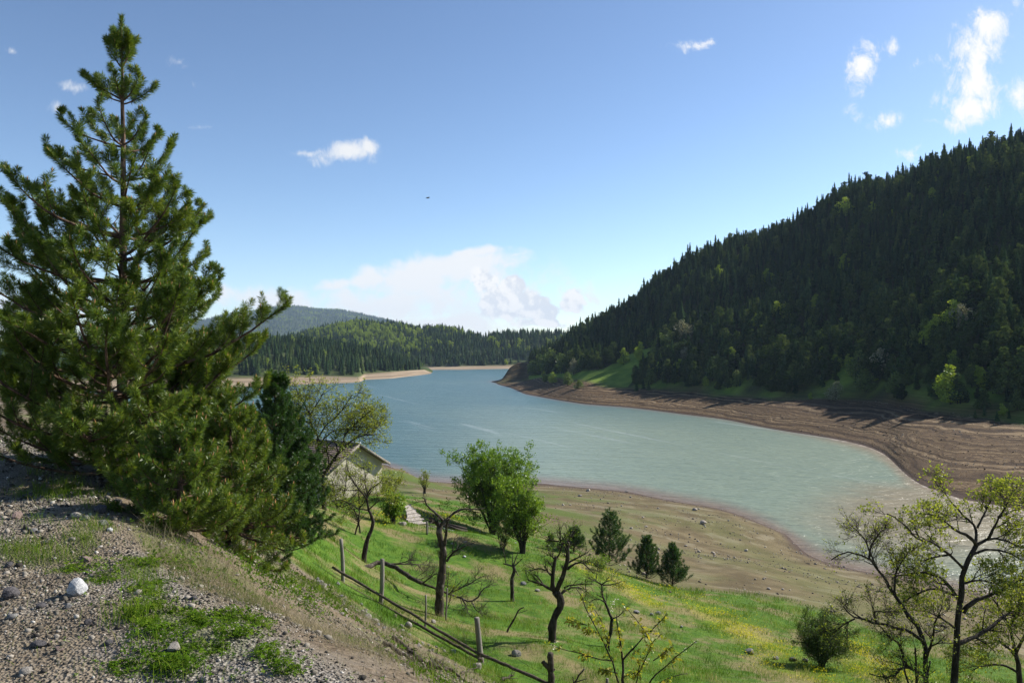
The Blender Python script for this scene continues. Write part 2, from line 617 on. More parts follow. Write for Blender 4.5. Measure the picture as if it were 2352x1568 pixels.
def yellow_f(x, y):
    px = px_of(x, y)
    z = ground_smooth(x, y)
    py = HY + F * (CZ - z) / np.maximum(y, .5)
    v = np.zeros_like(x)
    for cx, cy, rx, ry, ang, wgt in [(1700, 1450, 120, 20, .50, 1), (1620, 1415, 60, 8, .5, .9), (1440, 1352, 60, 13, .45, .9), (1490, 1382, 40, 9, .3, .9), (1770, 1490, 60, 14, .3, .9), (1350, 1318, 40, 10, .4, .6),
                                     (1830, 1540, 80, 16, .3, .7), (1990, 1530, 60, 25, .3, .8), (1960, 1490, 40, 20, .2, .7), (985, 1190, 60, 8, 0, .5), (880, 1195, 40, 12, 0, .5), (2080, 1560, 80, 15, 0, .6)]:
        dx, dy = px - cx, py - cy
        a, b = dx * math.cos(ang) + dy * math.sin(ang), -dx * math.sin(ang) + dy * math.cos(ang)
        v = np.maximum(v, wgt * np.exp(-((a / rx) ** 2 + (b / ry) ** 2) * .9))
    return v


ye = yellow_f(GX.ravel(), GY.ravel())
m, k = new_mat('ground')
geo = k.n('NewGeometry')
pos = geo.outputs['Position']
n_f = k.noise(pos, 18, 6, .7)
n_m = k.noise(pos, 2.3, 5, .6)
n_l = k.noise(pos, .35, 5, .6)
vor = k.n('TexVoronoi')
k.put(vor.inputs['Vector'], pos)
vor.inputs['Scale'].default_value = 34
vorc = k.n('TexVoronoi')
k.put(vorc.inputs['Vector'], pos)
vorc.inputs['Scale'].default_value = 75
gcol = k.mix(k.ss(n_m, .35, .65), (.12, .099, .066), (.225, .192, .135))
sep = k.n('SeparateColor')
k.put(sep.inputs[0], vor.outputs['Color'])
gcol = k.mix(.6, gcol, k.ramp(sep.outputs[0], [(.0, (.05, .047, .048)), (.35, (.16, .14, .125)), (.7, (.26, .235, .20)), (.95, (.46, .43, .39))]))
sep2 = k.n('SeparateColor')
k.put(sep2.inputs[0], vorc.outputs['Color'])
gcol = k.mix(.4, gcol, k.ramp(sep2.outputs[0], [(.0, (.07, .065, .06)), (.5, (.20, .175, .15)), (.95, (.5, .47, .43))]))
soil = k.mix(k.ss(n_m, .3, .7), (.12, .09, .055), (.24, .188, .125))
gcol = k.mix(k.math('MULTIPLY', k.ss(n_l, .42, .56), .75), gcol, soil)
ecol = k.mix(k.ss(n_f, .38, .62), (.075, .055, .036), (.20, .155, .105))
ecol = k.mix(k.math('MULTIPLY', k.ss(n_m, .45, .6), .5), ecol, (.175, .15, .12))
ecol = k.mix(k.math('MULTIPLY', k.ss(n_l, .5, .62), .6), ecol, (.10, .13, .035))
mcol = k.mix(k.ss(n_m, .3, .7), (.036, .09, .008), (.085, .15, .016))
mcol = k.mix(k.ss(n_l, .46, .62), mcol, (.18, .15, .07))
mcol = k.mix(k.math('MULTIPLY', k.ss(n_f, .55, .7), .5), mcol, (.04, .075, .014))
bst = k.noise(k.mapping(pos, (.05, .22, 1.2), (0, 0, -.35)), 1.0, 6, .62)
bcol = k.mix(k.ss(n_l, .35, .65), (.088, .067, .034), (.145, .114, .06))
bcol = k.mix(k.math('MULTIPLY', k.ss(bst, .52, .62), .55), bcol, (.225, .195, .13))
sp = k.noise(pos, 2.6, 3, .8)
bcol = k.mix(k.math('MULTIPLY', k.ss(sp, .68, .74), .5), bcol, (.34, .30, .235))
bgr = k.noise(pos, .09, 5, .65)
bcol = k.mix(k.math('MULTIPLY', k.math('MULTIPLY', k.ss(bgr, .38, .58), k.attr('beachgreen')), 1.0), bcol, (.075, .105, .02))
col = k.mix(k.attr('plat'), ecol, gcol)
col = k.mix(k.math('MULTIPLY', k.attr('patch'), .55), col, (.075, .10, .025))
col = k.mix(k.attr('meadow'), col, mcol)
col = k.mix(k.attr('beach'), col, bcol)
col = k.mix(k.math('MULTIPLY', k.math('MULTIPLY', k.attr('yellow'), k.attr('meadow')), .4), col, (.30, .30, .015))
wet = k.attr('wet')
col = k.mix(wet, col, (.065, .045, .036))
hgt = k.math('ADD', k.math('MULTIPLY', n_f, .5), k.math('MULTIPLY', vor.outputs['Distance'], k.math('MULTIPLY', k.attr('plat'), .8)))
finish(k, col, .95, .12, k.bump(hgt, .9, .05))
M['ground'] = m
wet = (1 - sstep(.05, .55, GZ.ravel())) * sstep(40, 60, RR.ravel())
pxv = px_of(GX.ravel(), GY.ravel())
bg_at = sstep(.6, 2.2, GZ.ravel()) * (.35 + .65 * sstep(1600, 1200, pxv))
o = link('ground', mesh_np('ground', np.stack([GX, GY, GZ], -1), GQ, M['ground'], True,
                           {'plat': mp, 'emb': me_, 'meadow': mm, 'beach': mb, 'patch': mg * mp, 'yellow': ye, 'wet': wet, 'beachgreen': bg_at}))
tag(o, kind='structure')

# ------------------------------------------------------------------ the wooded hill across the lake, in columns of bearing
TREE_H = 10.0
HR = [  # px, y waterline, d bank, y bank, skyline y with trees, d ridge
    (1205, 905, 545, 872, 833, 640), (1270, 917, 470, 862, 792, 630), (1340, 928, 405, 879, 738, 610), (1440, 935, 385, 889, 688, 580), (1500, 942, 366, 893, 628, 560), (1560, 950, 350, 897, 588, 545),
    (1660, 962, 325, 904, 533, 525), (1750, 981, 302, 908, 510, 520), (1815, 992, 292, 908, 489, 510), (1870, 1000, 285, 908, 450, 500), (1930, 1010, 277, 913, 405, 490), (1990, 1024, 270, 917, 388, 480), (2040, 1045, 255, 925, 385, 475), (2065, 1080, 243, 930, 382, 470),
    (2110, 1112, 232, 936, 352, 462), (2200, 1144, 215, 946, 325, 450), (2352, 1172, 200, 972, 288, 430), (2700, 1235, 180, 985, 180, 400), (3300, 1260, 165, 995, 120, 380)]
cols = []
for px, yw, db, yb, sil, dr in HR:
    dw = CZ * F / (yw - HY)
    zb = CZ - (yb - HY) / F * db
    zr = CZ - (sil - HY) / F * dr - TREE_H * (1.0 if px > 1300 else .55)
    cols.append((px, [(dw * .80, -4), (dw, 0), (db, zb), (db + (dr - db) * .5, zb + (zr - zb) * .47), (dr, zr), (dr + 120, zr - 4), (dr + 420, zr * .4)]))
spit = [(1125, [(500, -4), (520, -2), (545, -1.5), (570, -1.5), (590, -2), (620, -3), (900, -6)]),
        (1145, [(500, -3), (527, 0), (540, .35), (552, .4), (562, 0), (600, -3), (900, -6)]),
        (1170, [(455, -4), (495, 0), (530, 1.6), (580, 2.6), (630, 0.5), (680, -3), (900, -6)]),
        (1190, [(410, -4), (450, 0), (520, 2.0), (580, 3.2), (650, 2), (720, -1), (900, -6)])]
cols = spit + cols
HPX = np.array([c[0] for c in cols], float)
HK = np.array([[q for q in c[1]] for c in cols], float)      # (ncol, 7, 2)
_px = np.arange(1125, 3301, 4.0)
_sg = np.where(_px < 1230, 7.0, 17.0)
_kern = np.exp(-.5 * ((_px[:, None] - _px[None, :]) / _sg[:, None]) ** 2)
_kern /= _kern.sum(1, keepdims=True)
HK = np.stack([np.stack([_kern @ np.interp(_px, HPX, HK[:, i, j]) for j in range(2)], -1) for i in range(7)], 1)
HPX = _px


def hill_raw(px, d):
    px = np.asarray(px, float)
    d = np.asarray(d, float)
    kd = np.stack([np.interp(px, HPX, HK[:, i, 0]) for i in range(7)], -1)
    kz = np.stack([np.interp(px, HPX, HK[:, i, 1]) for i in range(7)], -1)
    z = kz[..., 0] - (kd[..., 0] - d).clip(0) * .05
    # piecewise with softened slope
    for i in range(6):
        t = ((d - kd[..., i]) / (kd[..., i + 1] - kd[..., i])).clip(0, 1)
        z = np.where(d >= kd[..., i], kz[..., i] + (kz[..., i + 1] - kz[..., i]) * t, z)
    return z, kd, kz


def hill_z(px, d):
    z, kd, kz = hill_raw(px, d)
    x = (np.asarray(px, float) - CX) / F * d
    up = sstep(0, 60, d - kd[..., 2]) * (1 - sstep(-60, 0, d - kd[..., 4]) * .8)
    z = z + up * (fbm(x * .012, d * .012, 61) - .5) * 34 + up * (fbm(x * .05, d * .05, 62) - .5) * 8
    bank = sstep(.0, .8, z) * (1 - up)
    z = z + bank * (fbm(x * .03, d * .03, 66, 3) - .5) * 2.4 * sstep(0.2, 3, z)
    # drawdown terraces cut by the falling water
    st = .62
    f = z / st
    q = np.floor(f) + sstep(.25, .8, f - np.floor(f))
    tz = q * st
    terr = (z > 0.1) & (d < kd[..., 2])
    return np.where(terr, z * .68 + tz * .32, z)


hp = np.concatenate([np.linspace(1125, 1320, 120)[:-1], np.linspace(1320, 2360, 520)[:-1], np.linspace(2360, 3300, 140)])
u = np.linspace(0, 1, 210)
# rows follow the profile: most rows on the bare bank
PXg, Ug = np.meshgrid(hp, np.linspace(0, 6, 7 * 44))
kd = np.stack([np.interp(PXg, HPX, HK[:, i, 0]) for i in range(7)], -1)
rowk = np.concatenate([np.linspace(0, 1, 12)[:-1], np.linspace(1, 2, 130)[:-1], np.linspace(2, 4, 110)[:-1], np.linspace(4, 6, 24)])
PXg, Ug = np.meshgrid(hp, rowk)
kd = np.stack([np.interp(PXg, HPX, HK[:, i, 0]) for i in range(7)], -1)
i0 = np.minimum(Ug.astype(int), 5)
fr = Ug - i0
Dg = np.take_along_axis(kd, i0[..., None], -1)[..., 0] * (1 - fr) + np.take_along_axis(kd, (i0 + 1)[..., None], -1)[..., 0] * fr
Zg = hill_z(PXg, Dg)
nr_, nc_ = PXg.shape
ii = (np.arange(nr_ - 1)[:, None] * nc_ + np.arange(nc_ - 1)[None, :]).ravel()
HQ = np.stack([ii, ii + 1, ii + nc_ + 1, ii + nc_], 1)
Xg = (PXg - CX) / F * Dg
bare = 1 - sstep(-6, 10, Dg - kd[..., 2] + (fbm(Xg * .04, Dg * .04, 71) - .5) * 30)
bare = np.where(PXg < 1215, np.maximum(bare, 0.75), bare)
pyg = HY + F * (CZ - Zg) / Dg


def in_poly(px, py, poly):
    px, py = np.asarray(px, float), np.asarray(py, float)
    c_ = np.zeros(px.shape, bool)
    for (x1, y1), (x2, y2) in zip(poly, poly[1:] + poly[:1]):
        cond = ((y1 > py) != (y2 > py)) & (px < (x2 - x1) * (py - y1) / (y2 - y1 + 1e-12) + x1)
        c_ ^= cond
    return c_


CLEAR = [(1190, 885), (1215, 862), (1300, 858), (1385, 848), (1440, 815), (1540, 782), (1560, 790), (1500, 832), (1462, 862), (1440, 892), (1350, 892)]
m, k = new_mat('hillside')
geo = k.n('NewGeometry')
pos = geo.outputs['Position']
sepp = k.n('SeparateXYZ')
k.put(sepp.inputs[0], pos)
zz = sepp.outputs[2]
nw = k.noise(pos, .05, 5, .6)
nf = k.noise(pos, 1.2, 6, .7)
zl = k.math('ADD', k.math('MULTIPLY', zz, .85), k.math('ADD', k.math('MULTIPLY', nw, 2.2), k.math('MULTIPLY', k.noise(pos, .3, 4, .65), .22)))
band = k.n('TexNoise')
band.noise_dimensions = '1D'
k.put(band.inputs['W'], zl)
band.inputs['Scale'].default_value = 2.7
band.inputs['Detail'].default_value = 5
band.inputs['Roughness'].default_value = .7
mud = k.ramp(band.outputs[0], [(.34, (.028, .016, .008)), (.45, (.060, .036, .018)), (.53, (.100, .064, .032)), (.62, (.20, .142, .08))])
mud = k.mix(k.math('MULTIPLY', k.ss(nf, .5, .7), .4), mud, (.05, .032, .018))
mud = k.mix(k.math('MULTIPLY', k.ss(k.noise(pos, .02, 3), .48, .62), .4), mud, (.06, .038, .022))
grass = k.mix(k.ss(k.noise(pos, .12, 5, .65), .35, .65), (.09, .155, .02), (.17, .235, .035))
floor_ = k.mix(k.ss(nf, .35, .65), (.025, .03, .012), (.05, .055, .02))
c = k.mix(k.attr('lawn'), floor_, grass)
c = k.mix(k.attr('bare'), c, mud)
c = k.mix(k.math('MULTIPLY', k.ss(zz, .5, .12), .8), c, (.055, .036, .028))
finish(k, c, .95, .1, k.bump(k.math('ADD', nf, k.math('MULTIPLY', band.outputs[0], 1.2)), .8, .25))
M['hillside'] = m
lawn = in_poly(PXg, pyg, CLEAR).astype(float)
edge = (1 - sstep(16, 34, Dg - kd[..., 2]))
lawn = np.maximum(lawn, edge * np.clip(fbm(Xg * .09, Dg * .09, 81) * 2.2 - .55, 0, 1))
o = link('hillside', mesh_np('hillside', np.stack([Xg, Dg, Zg], -1), HQ, M['hillside'], True, {'bare': bare.ravel(), 'lawn': lawn.ravel()}))
tag(o, kind='structure')


def Gh(px, py):
    d = np.linspace(90, 700, 1200)
    z = hill_z(np.full_like(d, px), d)
    rz = CZ - (py - HY) / F * d
    kk = np.nonzero((rz <= z) & (z > 0))[0]
    i = kk[0] if len(kk) else len(d) - 1
    return np.array([(px - CX) / F * d[i], d[i], z[i]])


# ------------------------------------------------------------------ far shores and mountain
def far_land(name, keys, dh, noise_amp, mat, npx, tree_h):
    """keys: px, y water, d bank, y bank, skyline, d ridge"""
    P_ = np.array([q[0] for q in keys], float)
    Kd, Kz = [], []
    for px, yw, db, yb, sil, dr in keys:
        dw = CZ * F / (yw - HY)
        zb = CZ - (yb - HY) / F * db
        zr = max(CZ - (sil - HY) / F * dr - tree_h, zb * .9)
        Kd.append([dw * .93, dw, db, db + (dr - db) * .5, dr, dr + dh])
        Kz.append([-4, 0, zb, zb + (zr - zb) * .55, zr, zr * .3])
    Kd, Kz = np.array(Kd), np.array(Kz)

    def z_of(px, d):
        kd = np.stack([np.interp(px, P_, Kd[:, i]) for i in range(6)], -1)
        kz = np.stack([np.interp(px, P_, Kz[:, i]) for i in range(6)], -1)
        z = kz[..., 0] + 0 * d
        for i in range(5):
            t = ((d - kd[..., i]) / (kd[..., i + 1] - kd[..., i])).clip(0, 1)
            z = np.where(d >= kd[..., i], kz[..., i] + (kz[..., i + 1] - kz[..., i]) * t, z)
        x = (px - CX) / F * d
        up = sstep(.0, .5, (d - kd[..., 2]) / (kd[..., 4] - kd[..., 2])) * (1 - .8 * sstep(.6, 1, (d - kd[..., 2]) / (kd[..., 4] - kd[..., 2])))
        return z + up * (fbm(x * 4 / dh, d * 4 / dh, 91) - .5) * noise_amp, kd

    PX, U = np.meshgrid(np.linspace(P_[0], P_[-1], npx), np.concatenate([np.linspace(0, 2, 26)[:-1], np.linspace(2, 5, 70)]))
    kd = np.stack([np.interp(PX, P_, Kd[:, i]) for i in range(6)], -1)
    i0 = np.minimum(U.astype(int), 4)
    f_ = U - i0
    D = np.take_along_axis(kd, i0[..., None], -1)[..., 0] * (1 - f_) + np.take_along_axis(kd, (i0 + 1)[..., None], -1)[..., 0] * f_
    Z, kd = z_of(PX, D)
    n1, n2 = PX.shape
    ii = (np.arange(n1 - 1)[:, None] * n2 + np.arange(n2 - 1)[None, :]).ravel()
    bare = 1 - sstep(-4, 10, D - kd[..., 2])
    o = link(name, mesh_np(name, np.stack([(PX - CX) / F * D, D, Z], -1), np.stack([ii, ii + 1, ii + n2 + 1, ii + n2], 1), mat, True, {'bare': bare.ravel()}))
    tag(o, kind='structure')
    return z_of


m, k = new_mat('far_land')
geo = k.n('NewGeometry')
pos = geo.outputs['Position']
sepp = k.n('SeparateXYZ')
k.put(sepp.inputs[0], pos)
nf = k.noise(pos, .15, 6, .7)
bst = k.noise(k.mapping(pos, (.01, .01, 2.2)), 1, 4, .6)
sand = k.mix(k.ss(bst, .35, .65), (.20, .15, .10), (.33, .255, .175))
fl = k.mix(k.ss(nf, .35, .65), (.03, .042, .014), (.06, .08, .022))
c = k.mix(k.attr('bare'), fl, sand)
finish(k, c, .95, .1)
M['far_land'] = m
headland_z = far_land('headland', [(-700, 905, 440, 880, 770, 600), (200, 897, 490, 876, 768, 620), (500, 890, 525, 872, 764, 650), (650, 885, 552, 869, 768, 690), (740, 881, 580, 866, 774, 730), (826, 878, 590, 868, 786, 760),
                                   (836, 872, 650, 861, 788, 770), (900, 869, 690, 855, 806, 800), (950, 863, 745, 850, 832, 830), (975, 860, 775, 849, 846, 845), (990, 858, 790, 855, 856, 850), (994, 857, 800, 856.5, 857, 860)], 260, 8, M['far_land'], 360, 8)
hill_far_z = far_land('hill', [(-300, 850, 960, 843, 770, 1400), (400, 850, 960, 843, 772, 1400), (640, 850, 960, 843, 772, 1380), (700, 850, 960, 843, 757, 1380), (760, 850, 960, 843, 741, 1360), (830, 850, 960, 843, 729, 1340), (900, 850, 960, 843, 736, 1320),
                               (960, 850, 955, 843.5, 746, 1300), (1010, 849, 955, 843.5, 741, 1260), (1060, 849, 960, 842.5, 750, 1220), (1100, 848, 975, 841.5, 765, 1180), (1150, 847, 985, 841, 758, 1160), (1200, 846, 1000, 840, 755, 1150), (1290, 846, 1010, 839.5, 757, 1150), (1380, 846, 1010, 839.5, 760, 1150), (1600, 846, 1010, 840, 770, 1150)], 420, 20, M['far_land'], 300, 9.5)
mountain_z = far_land('mountain', [(-600, 830, 3300, 805, 775, 5200), (100, 830, 3300, 805, 770, 5200), (330, 830, 3300, 805, 764, 5200), (450, 830, 3300, 805, 735, 5200), (530, 830, 3300, 805, 716, 5200), (585, 830, 3300, 805, 709, 5200), (640, 830, 3300, 805, 699, 5200), (690, 830, 3300, 805, 700, 5200),
                                   (730, 830, 3300, 805, 706, 5200), (780, 830, 3300, 805, 707, 5200), (830, 830, 3300, 805, 716, 5200), (900, 830, 3300, 805, 733, 5200), (960, 830, 3300, 805, 752, 5200), (1100, 830, 3300, 805, 785, 5200), (1300, 830, 3300, 805, 798, 5200)], 2000, 40, M['far_land'], 260, 12)

# ------------------------------------------------------------------ water
wt = np.linspace(-1.3, 1.3, 420)
wr = np.concatenate([np.exp(np.linspace(math.log(40), math.log(1300), 360)), [2000, 4000, 7400]])
WT, WR = np.meshgrid(wt, wr)
WX, WY = WR * np.sin(WT), WR * np.cos(WT)
n1, n2 = WX.shape
ii = (np.arange(n1 - 1)[:, None] * n2 + np.arange(n2 - 1)[None, :]).ravel()
wpx = px_of(WX, WY)
shal = sstep(-1.3, -.05, ground_z(WX, WY))
hz = hill_z(np.clip(wpx, 1125, 3300), WY)
shal2 = np.where(wpx > 1125, sstep(-.9, -.02, hz), 0)
dwv = np.interp(wpx, HPX, HK[:, 1, 0])
# sediment drifting off the bare bank, and the milky middle of the lake
plume = np.where(wpx > 1600, .8 * sstep(34, 0, dwv - WY), 0) * sstep(1650, 2080, wpx) * sstep(70, 110, WY)
plume = np.maximum(plume, sstep(1600, 2150, wpx) * np.exp(-((WY - 116) / 30) ** 2) * 1.0)
milky = sstep(420, 190, WR) * sstep(850, 1350, wpx)
m, k = new_mat('water')
pos = k.n('NewGeometry').outputs['Position']
nb = k.noise(pos, .012, 4, .6)
ns = k.noise(k.mapping(k.mapping(pos, (1, 1, 1), (0, 0, .9)), (.011, .05, 1)), 1, 5, .6)
c = k.mix(k.math('ADD', k.attr('milky'), k.math('MULTIPLY', k.math('SUBTRACT', nb, .5), .7), clamp=True), (.066, .13, .132), (.215, .265, .20))
c = k.mix(k.math('MULTIPLY', k.ss(k.math('ADD', k.attr('plume'), k.math('MULTIPLY', k.math('SUBTRACT', ns, .5), .8)), .2, .85), .8), c, (.265, .21, .135))
c = k.mix(k.math('MULTIPLY', k.attr('shallow'), .8), c, (.20, .13, .10))
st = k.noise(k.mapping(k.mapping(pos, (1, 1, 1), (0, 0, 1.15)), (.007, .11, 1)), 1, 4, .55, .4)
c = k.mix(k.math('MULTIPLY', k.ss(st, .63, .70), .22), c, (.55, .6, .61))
foam = k.math('MULTIPLY', k.ss(k.attr('edge'), .6, .95), k.ss(k.noise(pos, .55, 4, .7), .47, .58))
c = k.mix(foam, c, (.45, .38, .32))
cap = k.noise(k.mapping(pos, (.12, .75, 1), (0, 0, .12)), 1, 4, .6)
c = k.mix(k.math('MULTIPLY', k.ss(cap, .735, .76), .5), c, (.75, .76, .75))
w1 = k.noise(k.mapping(pos, (.30, 1.15, 1), (0, 0, .14)), 1.0, 4, .6, .3)
w2 = k.noise(k.mapping(pos, (.08, .3, 1), (0, 0, .2)), 1.0, 3, .5, .2)
hgt = k.math('ADD', w1, k.math('MULTIPLY', w2, 1.5))
b = finish(k, c, .28, .3, k.bump(hgt, .8, .8))
b.inputs['IOR'].default_value = 1.33
M['water'] = m
o = link('water', mesh_np('water', np.stack([WX, WY, np.zeros_like(WX)], -1), np.stack([ii, ii + 1, ii + n2 + 1, ii + n2], 1), M['water'], True,
                          {'shallow': np.maximum(shal, shal2 * .5).ravel(), 'plume': plume.ravel(), 'milky': milky.ravel(), 'edge': np.where(wpx > 1900, shal2, 0).ravel()}))
tag(o, kind='structure')


# ------------------------------------------------------------------ conifer / broadleaf meshes for the far woods (unit height)
def spruce_unit(seed, R=.19, layers=20, fans=11, mat='spruce', droop=.25):
    g = np.random.default_rng(seed)
    V, T = [], []
    n = 0
    lean = g.normal(0, .012, 2)
    for l in range(layers):
        h = .05 + .93 * (l / (layers - 1)) ** .93
        rad = R * (1 - h) ** .8 * g.uniform(.75, 1.2) + .012
        a0 = g.uniform(0, 6.28)
        for q in range(fans):
            if g.random() < .1:
                continue
            a = a0 + q / fans * 2 * PI + g.normal(0, .18)
            L = rad * g.uniform(.6, 1.25)
            hw = L * g.uniform(.16, .34) + .006
            d = np.array([math.cos(a), math.sin(a), 0])
            s_ = np.array([-math.sin(a), math.cos(a), 0])
            c0 = np.array([lean[0] * h, lean[1] * h, h + g.normal(0, .012)])
            tip = c0 + d * L + np.array([0, 0, -droop * L + g.normal(0, .01)])
            mid = c0 + d * L * .55 + np.array([0, 0, .012])
            up = np.array([0, 0, .05 + .02 * g.random()])
            V += [c0 + up * .6, mid + s_ * hw - up * .35, tip, mid - s_ * hw - up * .35, mid + up * .25]
            T += [[n, n + 1, n + 4], [n + 1, n + 2, n + 4], [n + 2, n + 3, n + 4], [n + 3, n, n + 4]]
            n += 5
    # leader
    V += [[lean[0] - .008, lean[1], .95], [lean[0] + .008, lean[1], .95], [lean[0], lean[1] + .008, .95], [lean[0], lean[1], 1.02]]
    T += [[n, n + 1, n + 3], [n + 1, n + 2, n + 3], [n + 2, n, n + 3]]
    n += 4
    nl = len(T)
    tv, tq, tt = tubes(np.array([[[0, 0, -.06], [0, 0, .3], [lean[0], lean[1], .96]]]), np.array([[.016, .012, .003]]), 5)
    V = np.concatenate([np.array(V), tv])
    T = np.array(T)
    me = mesh_np('spruce_tree', V, [T, tq + n], [M[mat], M['bark']], False, None, np.concatenate([np.zeros(nl, int), np.ones(len(tq), int)]))
    return me


def clump_unit(seed, mat, n=750, lobes=9, w=.3, h0=.12, size=.05, name='broadleaf_tree', conical=0.0):
    """rounded crown of many small leaf-clump faces in uneven lobes, unit height"""
    g = np.random.default_rng(seed)
    cs, rs = [], []
    for i in range(lobes):
        z = h0 + (1 - h0) * (i + .5) / lobes
        t = (z - h0) / (1 - h0)
        prof = math.sin(PI * min(1, .12 + .88 * t) ** (.75)) if not conical else (1 - t) ** .7 + .1
        rad = w * max(.25, prof)
        a = g.uniform(0, 6.28)
        cs.append([math.cos(a) * rad * .5, math.sin(a) * rad * .5, min(z, .9)])
        rs.append(rad * g.uniform(.5, .8) + .03)
    cs, rs = np.array(cs), np.array(rs)
    pk = rs ** 2 / (rs ** 2).sum()
    li = g.choice(lobes, n, p=pk)
    d = g.normal(size=(n, 3))
    d /= np.linalg.norm(d, axis=1, keepdims=True)
    rad = g.uniform(.55, 1.08, n)
    c = cs[li] + d * (rs[li] * rad)[:, None] * np.array([1, 1, .85])
    c[:, 2] = np.clip(c[:, 2], h0 * .8, 1.0)
    nrm = d + g.normal(0, .55, (n, 3))
    nrm /= np.linalg.norm(nrm, axis=1, keepdims=True)
    a = np.cross(nrm, g.normal(size=(n, 3)))
    a /= np.linalg.norm(a, axis=1, keepdims=True)
    b = np.cross(nrm, a)
    s = size * g.uniform(.5, 1.3, n)[:, None]
    V = np.stack([c + a * s, c + b * s * .7, c - a * s, c - b * s * .7], 1).reshape(-1, 3)
    Q = np.arange(n * 4).reshape(-1, 4)
    P = [np.array([[0, 0, -.06], [0.01, 0, h0 + .1], [0, .01, .8]])]
    R = [np.array([.02, .014, .004])]
    for i in range(lobes):
        z = max(.08, cs[i][2] - .25)
        P.append(np.array([[0, 0, z], [cs[i][0] * .5, cs[i][1] * .5, (z + cs[i][2]) / 2], cs[i]]))
        R.append(np.array([.01, .007, .003]))
    tv, tq, tt = tubes(np.array(P), np.array(R), 4, False)
    return mesh_np(name, np.concatenate([V, tv]), [Q, tq + len(V)], [M[mat], M['bark']], False, None, np.concatenate([np.zeros(n, int), np.ones(len(tq), int)]))


UN = {'spruce': [spruce_unit(100 + i, R=r_, layers=l_, fans=f_, mat=m_) for i, (r_, l_, f_, m_) in enumerate([(.16, 21, 11, 'spruce'), (.18, 19, 12, 'spruce'), (.145, 22, 10, 'spruce'), (.175, 19, 12, 'spruce_olive')])],
      'pine': [clump_unit(200 + i, m_, 1300, 10, w_, .14, .036, 'pine_tree', 1.0) for i, (w_, m_) in enumerate([(.25, 'spruce_olive'), (.29, 'spruce_olive'), (.24, 'spruce')])],
      'green': [clump_unit(300 + i, 'green_leaf', 1300, 10, w_, .1, .034) for i, w_ in enumerate((.32, .4))],
      'birch': [clump_unit(310 + i, 'birch_leaf', 1300, 10, w_, .1, .032) for i, w_ in enumerate((.26, .34))],
      'pale': [clump_unit(320 + i, 'pale_leaf', 1000, 9, w_, .1, .032) for i, w_ in enumerate((.33, .4))]}


def tree_single(name, me, p, h, label, cat, group=None, sx=1.0):
    o = link(name, me)
    o.location = p
    o.scale = (h * sx, h * sx, h)
    o.rotation_euler = (0, 0, random.uniform(0, 6.28))
    return tag(o, label, cat, group)


# candidate conifers on the hillside
cand = []
N = 120000
pxs = rng.uniform(1215, 2900, N)
d0 = rng.uniform(150, 800, N)
# uniform per area: accept with density ~ d
keep = rng.random(N) < d0 / 800
pxs, d0 = pxs[keep], d0[keep]
z, kd, kz = hill_raw(pxs, d0)
hz_ = hill_z(pxs, d0)
jit = (fbm((pxs - CX) / F * d0 * .05, d0 * .05, 77) - .5) * 26
ok = (d0 > kd[:, 2] + 3 + jit * .35) & (d0 < kd[:, 4] + 70)
py = HY + F * (CZ - hz_) / d0
ok &= ~in_poly(pxs, py, CLEAR)
pxs, d0, hz_ = pxs[ok], d0[ok], hz_[ok]
X_ = (pxs - CX) / F * d0
# thin by grid spacing
sel = []
seen = set()
order = rng.permutation(len(pxs))
CELL = 3.1
for i in order:
    key = (int(X_[i] // CELL), int(d0[i] // CELL))
    if key in seen:
        continue
    seen.add(key)
    sel.append(i)
sel = np.array(sel)
_z, _kd, _kz = hill_raw(pxs[sel], d0[sel])
_e = d0[sel] - _kd[:, 2] + (fbm(X_[sel] * .06, d0[sel] * .06, 78) - .5) * 22
sel = sel[rng.random(len(sel)) < np.minimum(.14 + .86 * sstep(-4, 16, _e), .9)]
Xs, Ds, Zs, Ps = X_[sel], d0[sel], hz_[sel], pxs[sel]
z, kdS, kz = hill_raw(Ps, Ds)
frac = (Ds - kdS[:, 2]) / (kdS[:, 4] - kdS[:, 2])
Hs = (6.3 + 2.8 * fbm(Xs * .03, Ds * .03, 88) + rng.normal(0, 2.0, len(sel))) * (1 - .12 * sstep(.1, 0, frac)) * np.where(Ps < 1300, .75, 1)
Hs = np.clip(Hs, 4, 15) * (1 + .25 * (rng.random(len(sel)) < .12))
pine_p = sstep(.5, .1, frac) * .6 + .16
kindS = np.where(rng.random(len(sel)) < pine_p, 1, 0)
# the broadleaf patches in the wood
isl = sstep(.56, .68, fbm(Xs * .022 + 4, Ds * .022, 99)) * np.where(frac < .45, .20, .06)
isl = np.maximum(isl, .12 * sstep(.16, .02, frac))
kindS = np.where((rng.random(len(sel)) < isl), 2, kindS)
# the ones that show largest, in frame: single objects
inf = (Ps > 1200) & (Ps < 2352)
score = np.where(inf & (kindS < 2), Hs / Ds, 0) * (1 + .6 * sstep(.35, .0, frac))
top = np.argsort(-score)[:300]
single = np.zeros(len(sel), bool)
single[top] = True
spr = 0
LAB = {0: ('dark narrow spruce crowded on the lower slope of the wooded hillside', 'spruce', 'spruces on the lower wooded hillside'),
       1: ('rounded olive green pine in the wood edge above the bare brown bank', 'pine', 'pines along the wood edge across the lake')}
first_done = {}
for i in top:
    kd_ = int(kindS[i])
    me = UN['spruce'][int(rng.integers(4))] if kd_ == 0 else UN['pine'][int(rng.integers(3))]
    l, cname, grp = LAB[kd_]
    tree_single('spruce_tree' if kd_ == 0 else 'pine_tree', me, (Xs[i], Ds[i], Zs[i] - .2), float(Hs[i]), l, cname, grp, random.uniform(.9, 1.25))

# ---- geometry nodes scatter for the uncountable rest
PROTO = {}


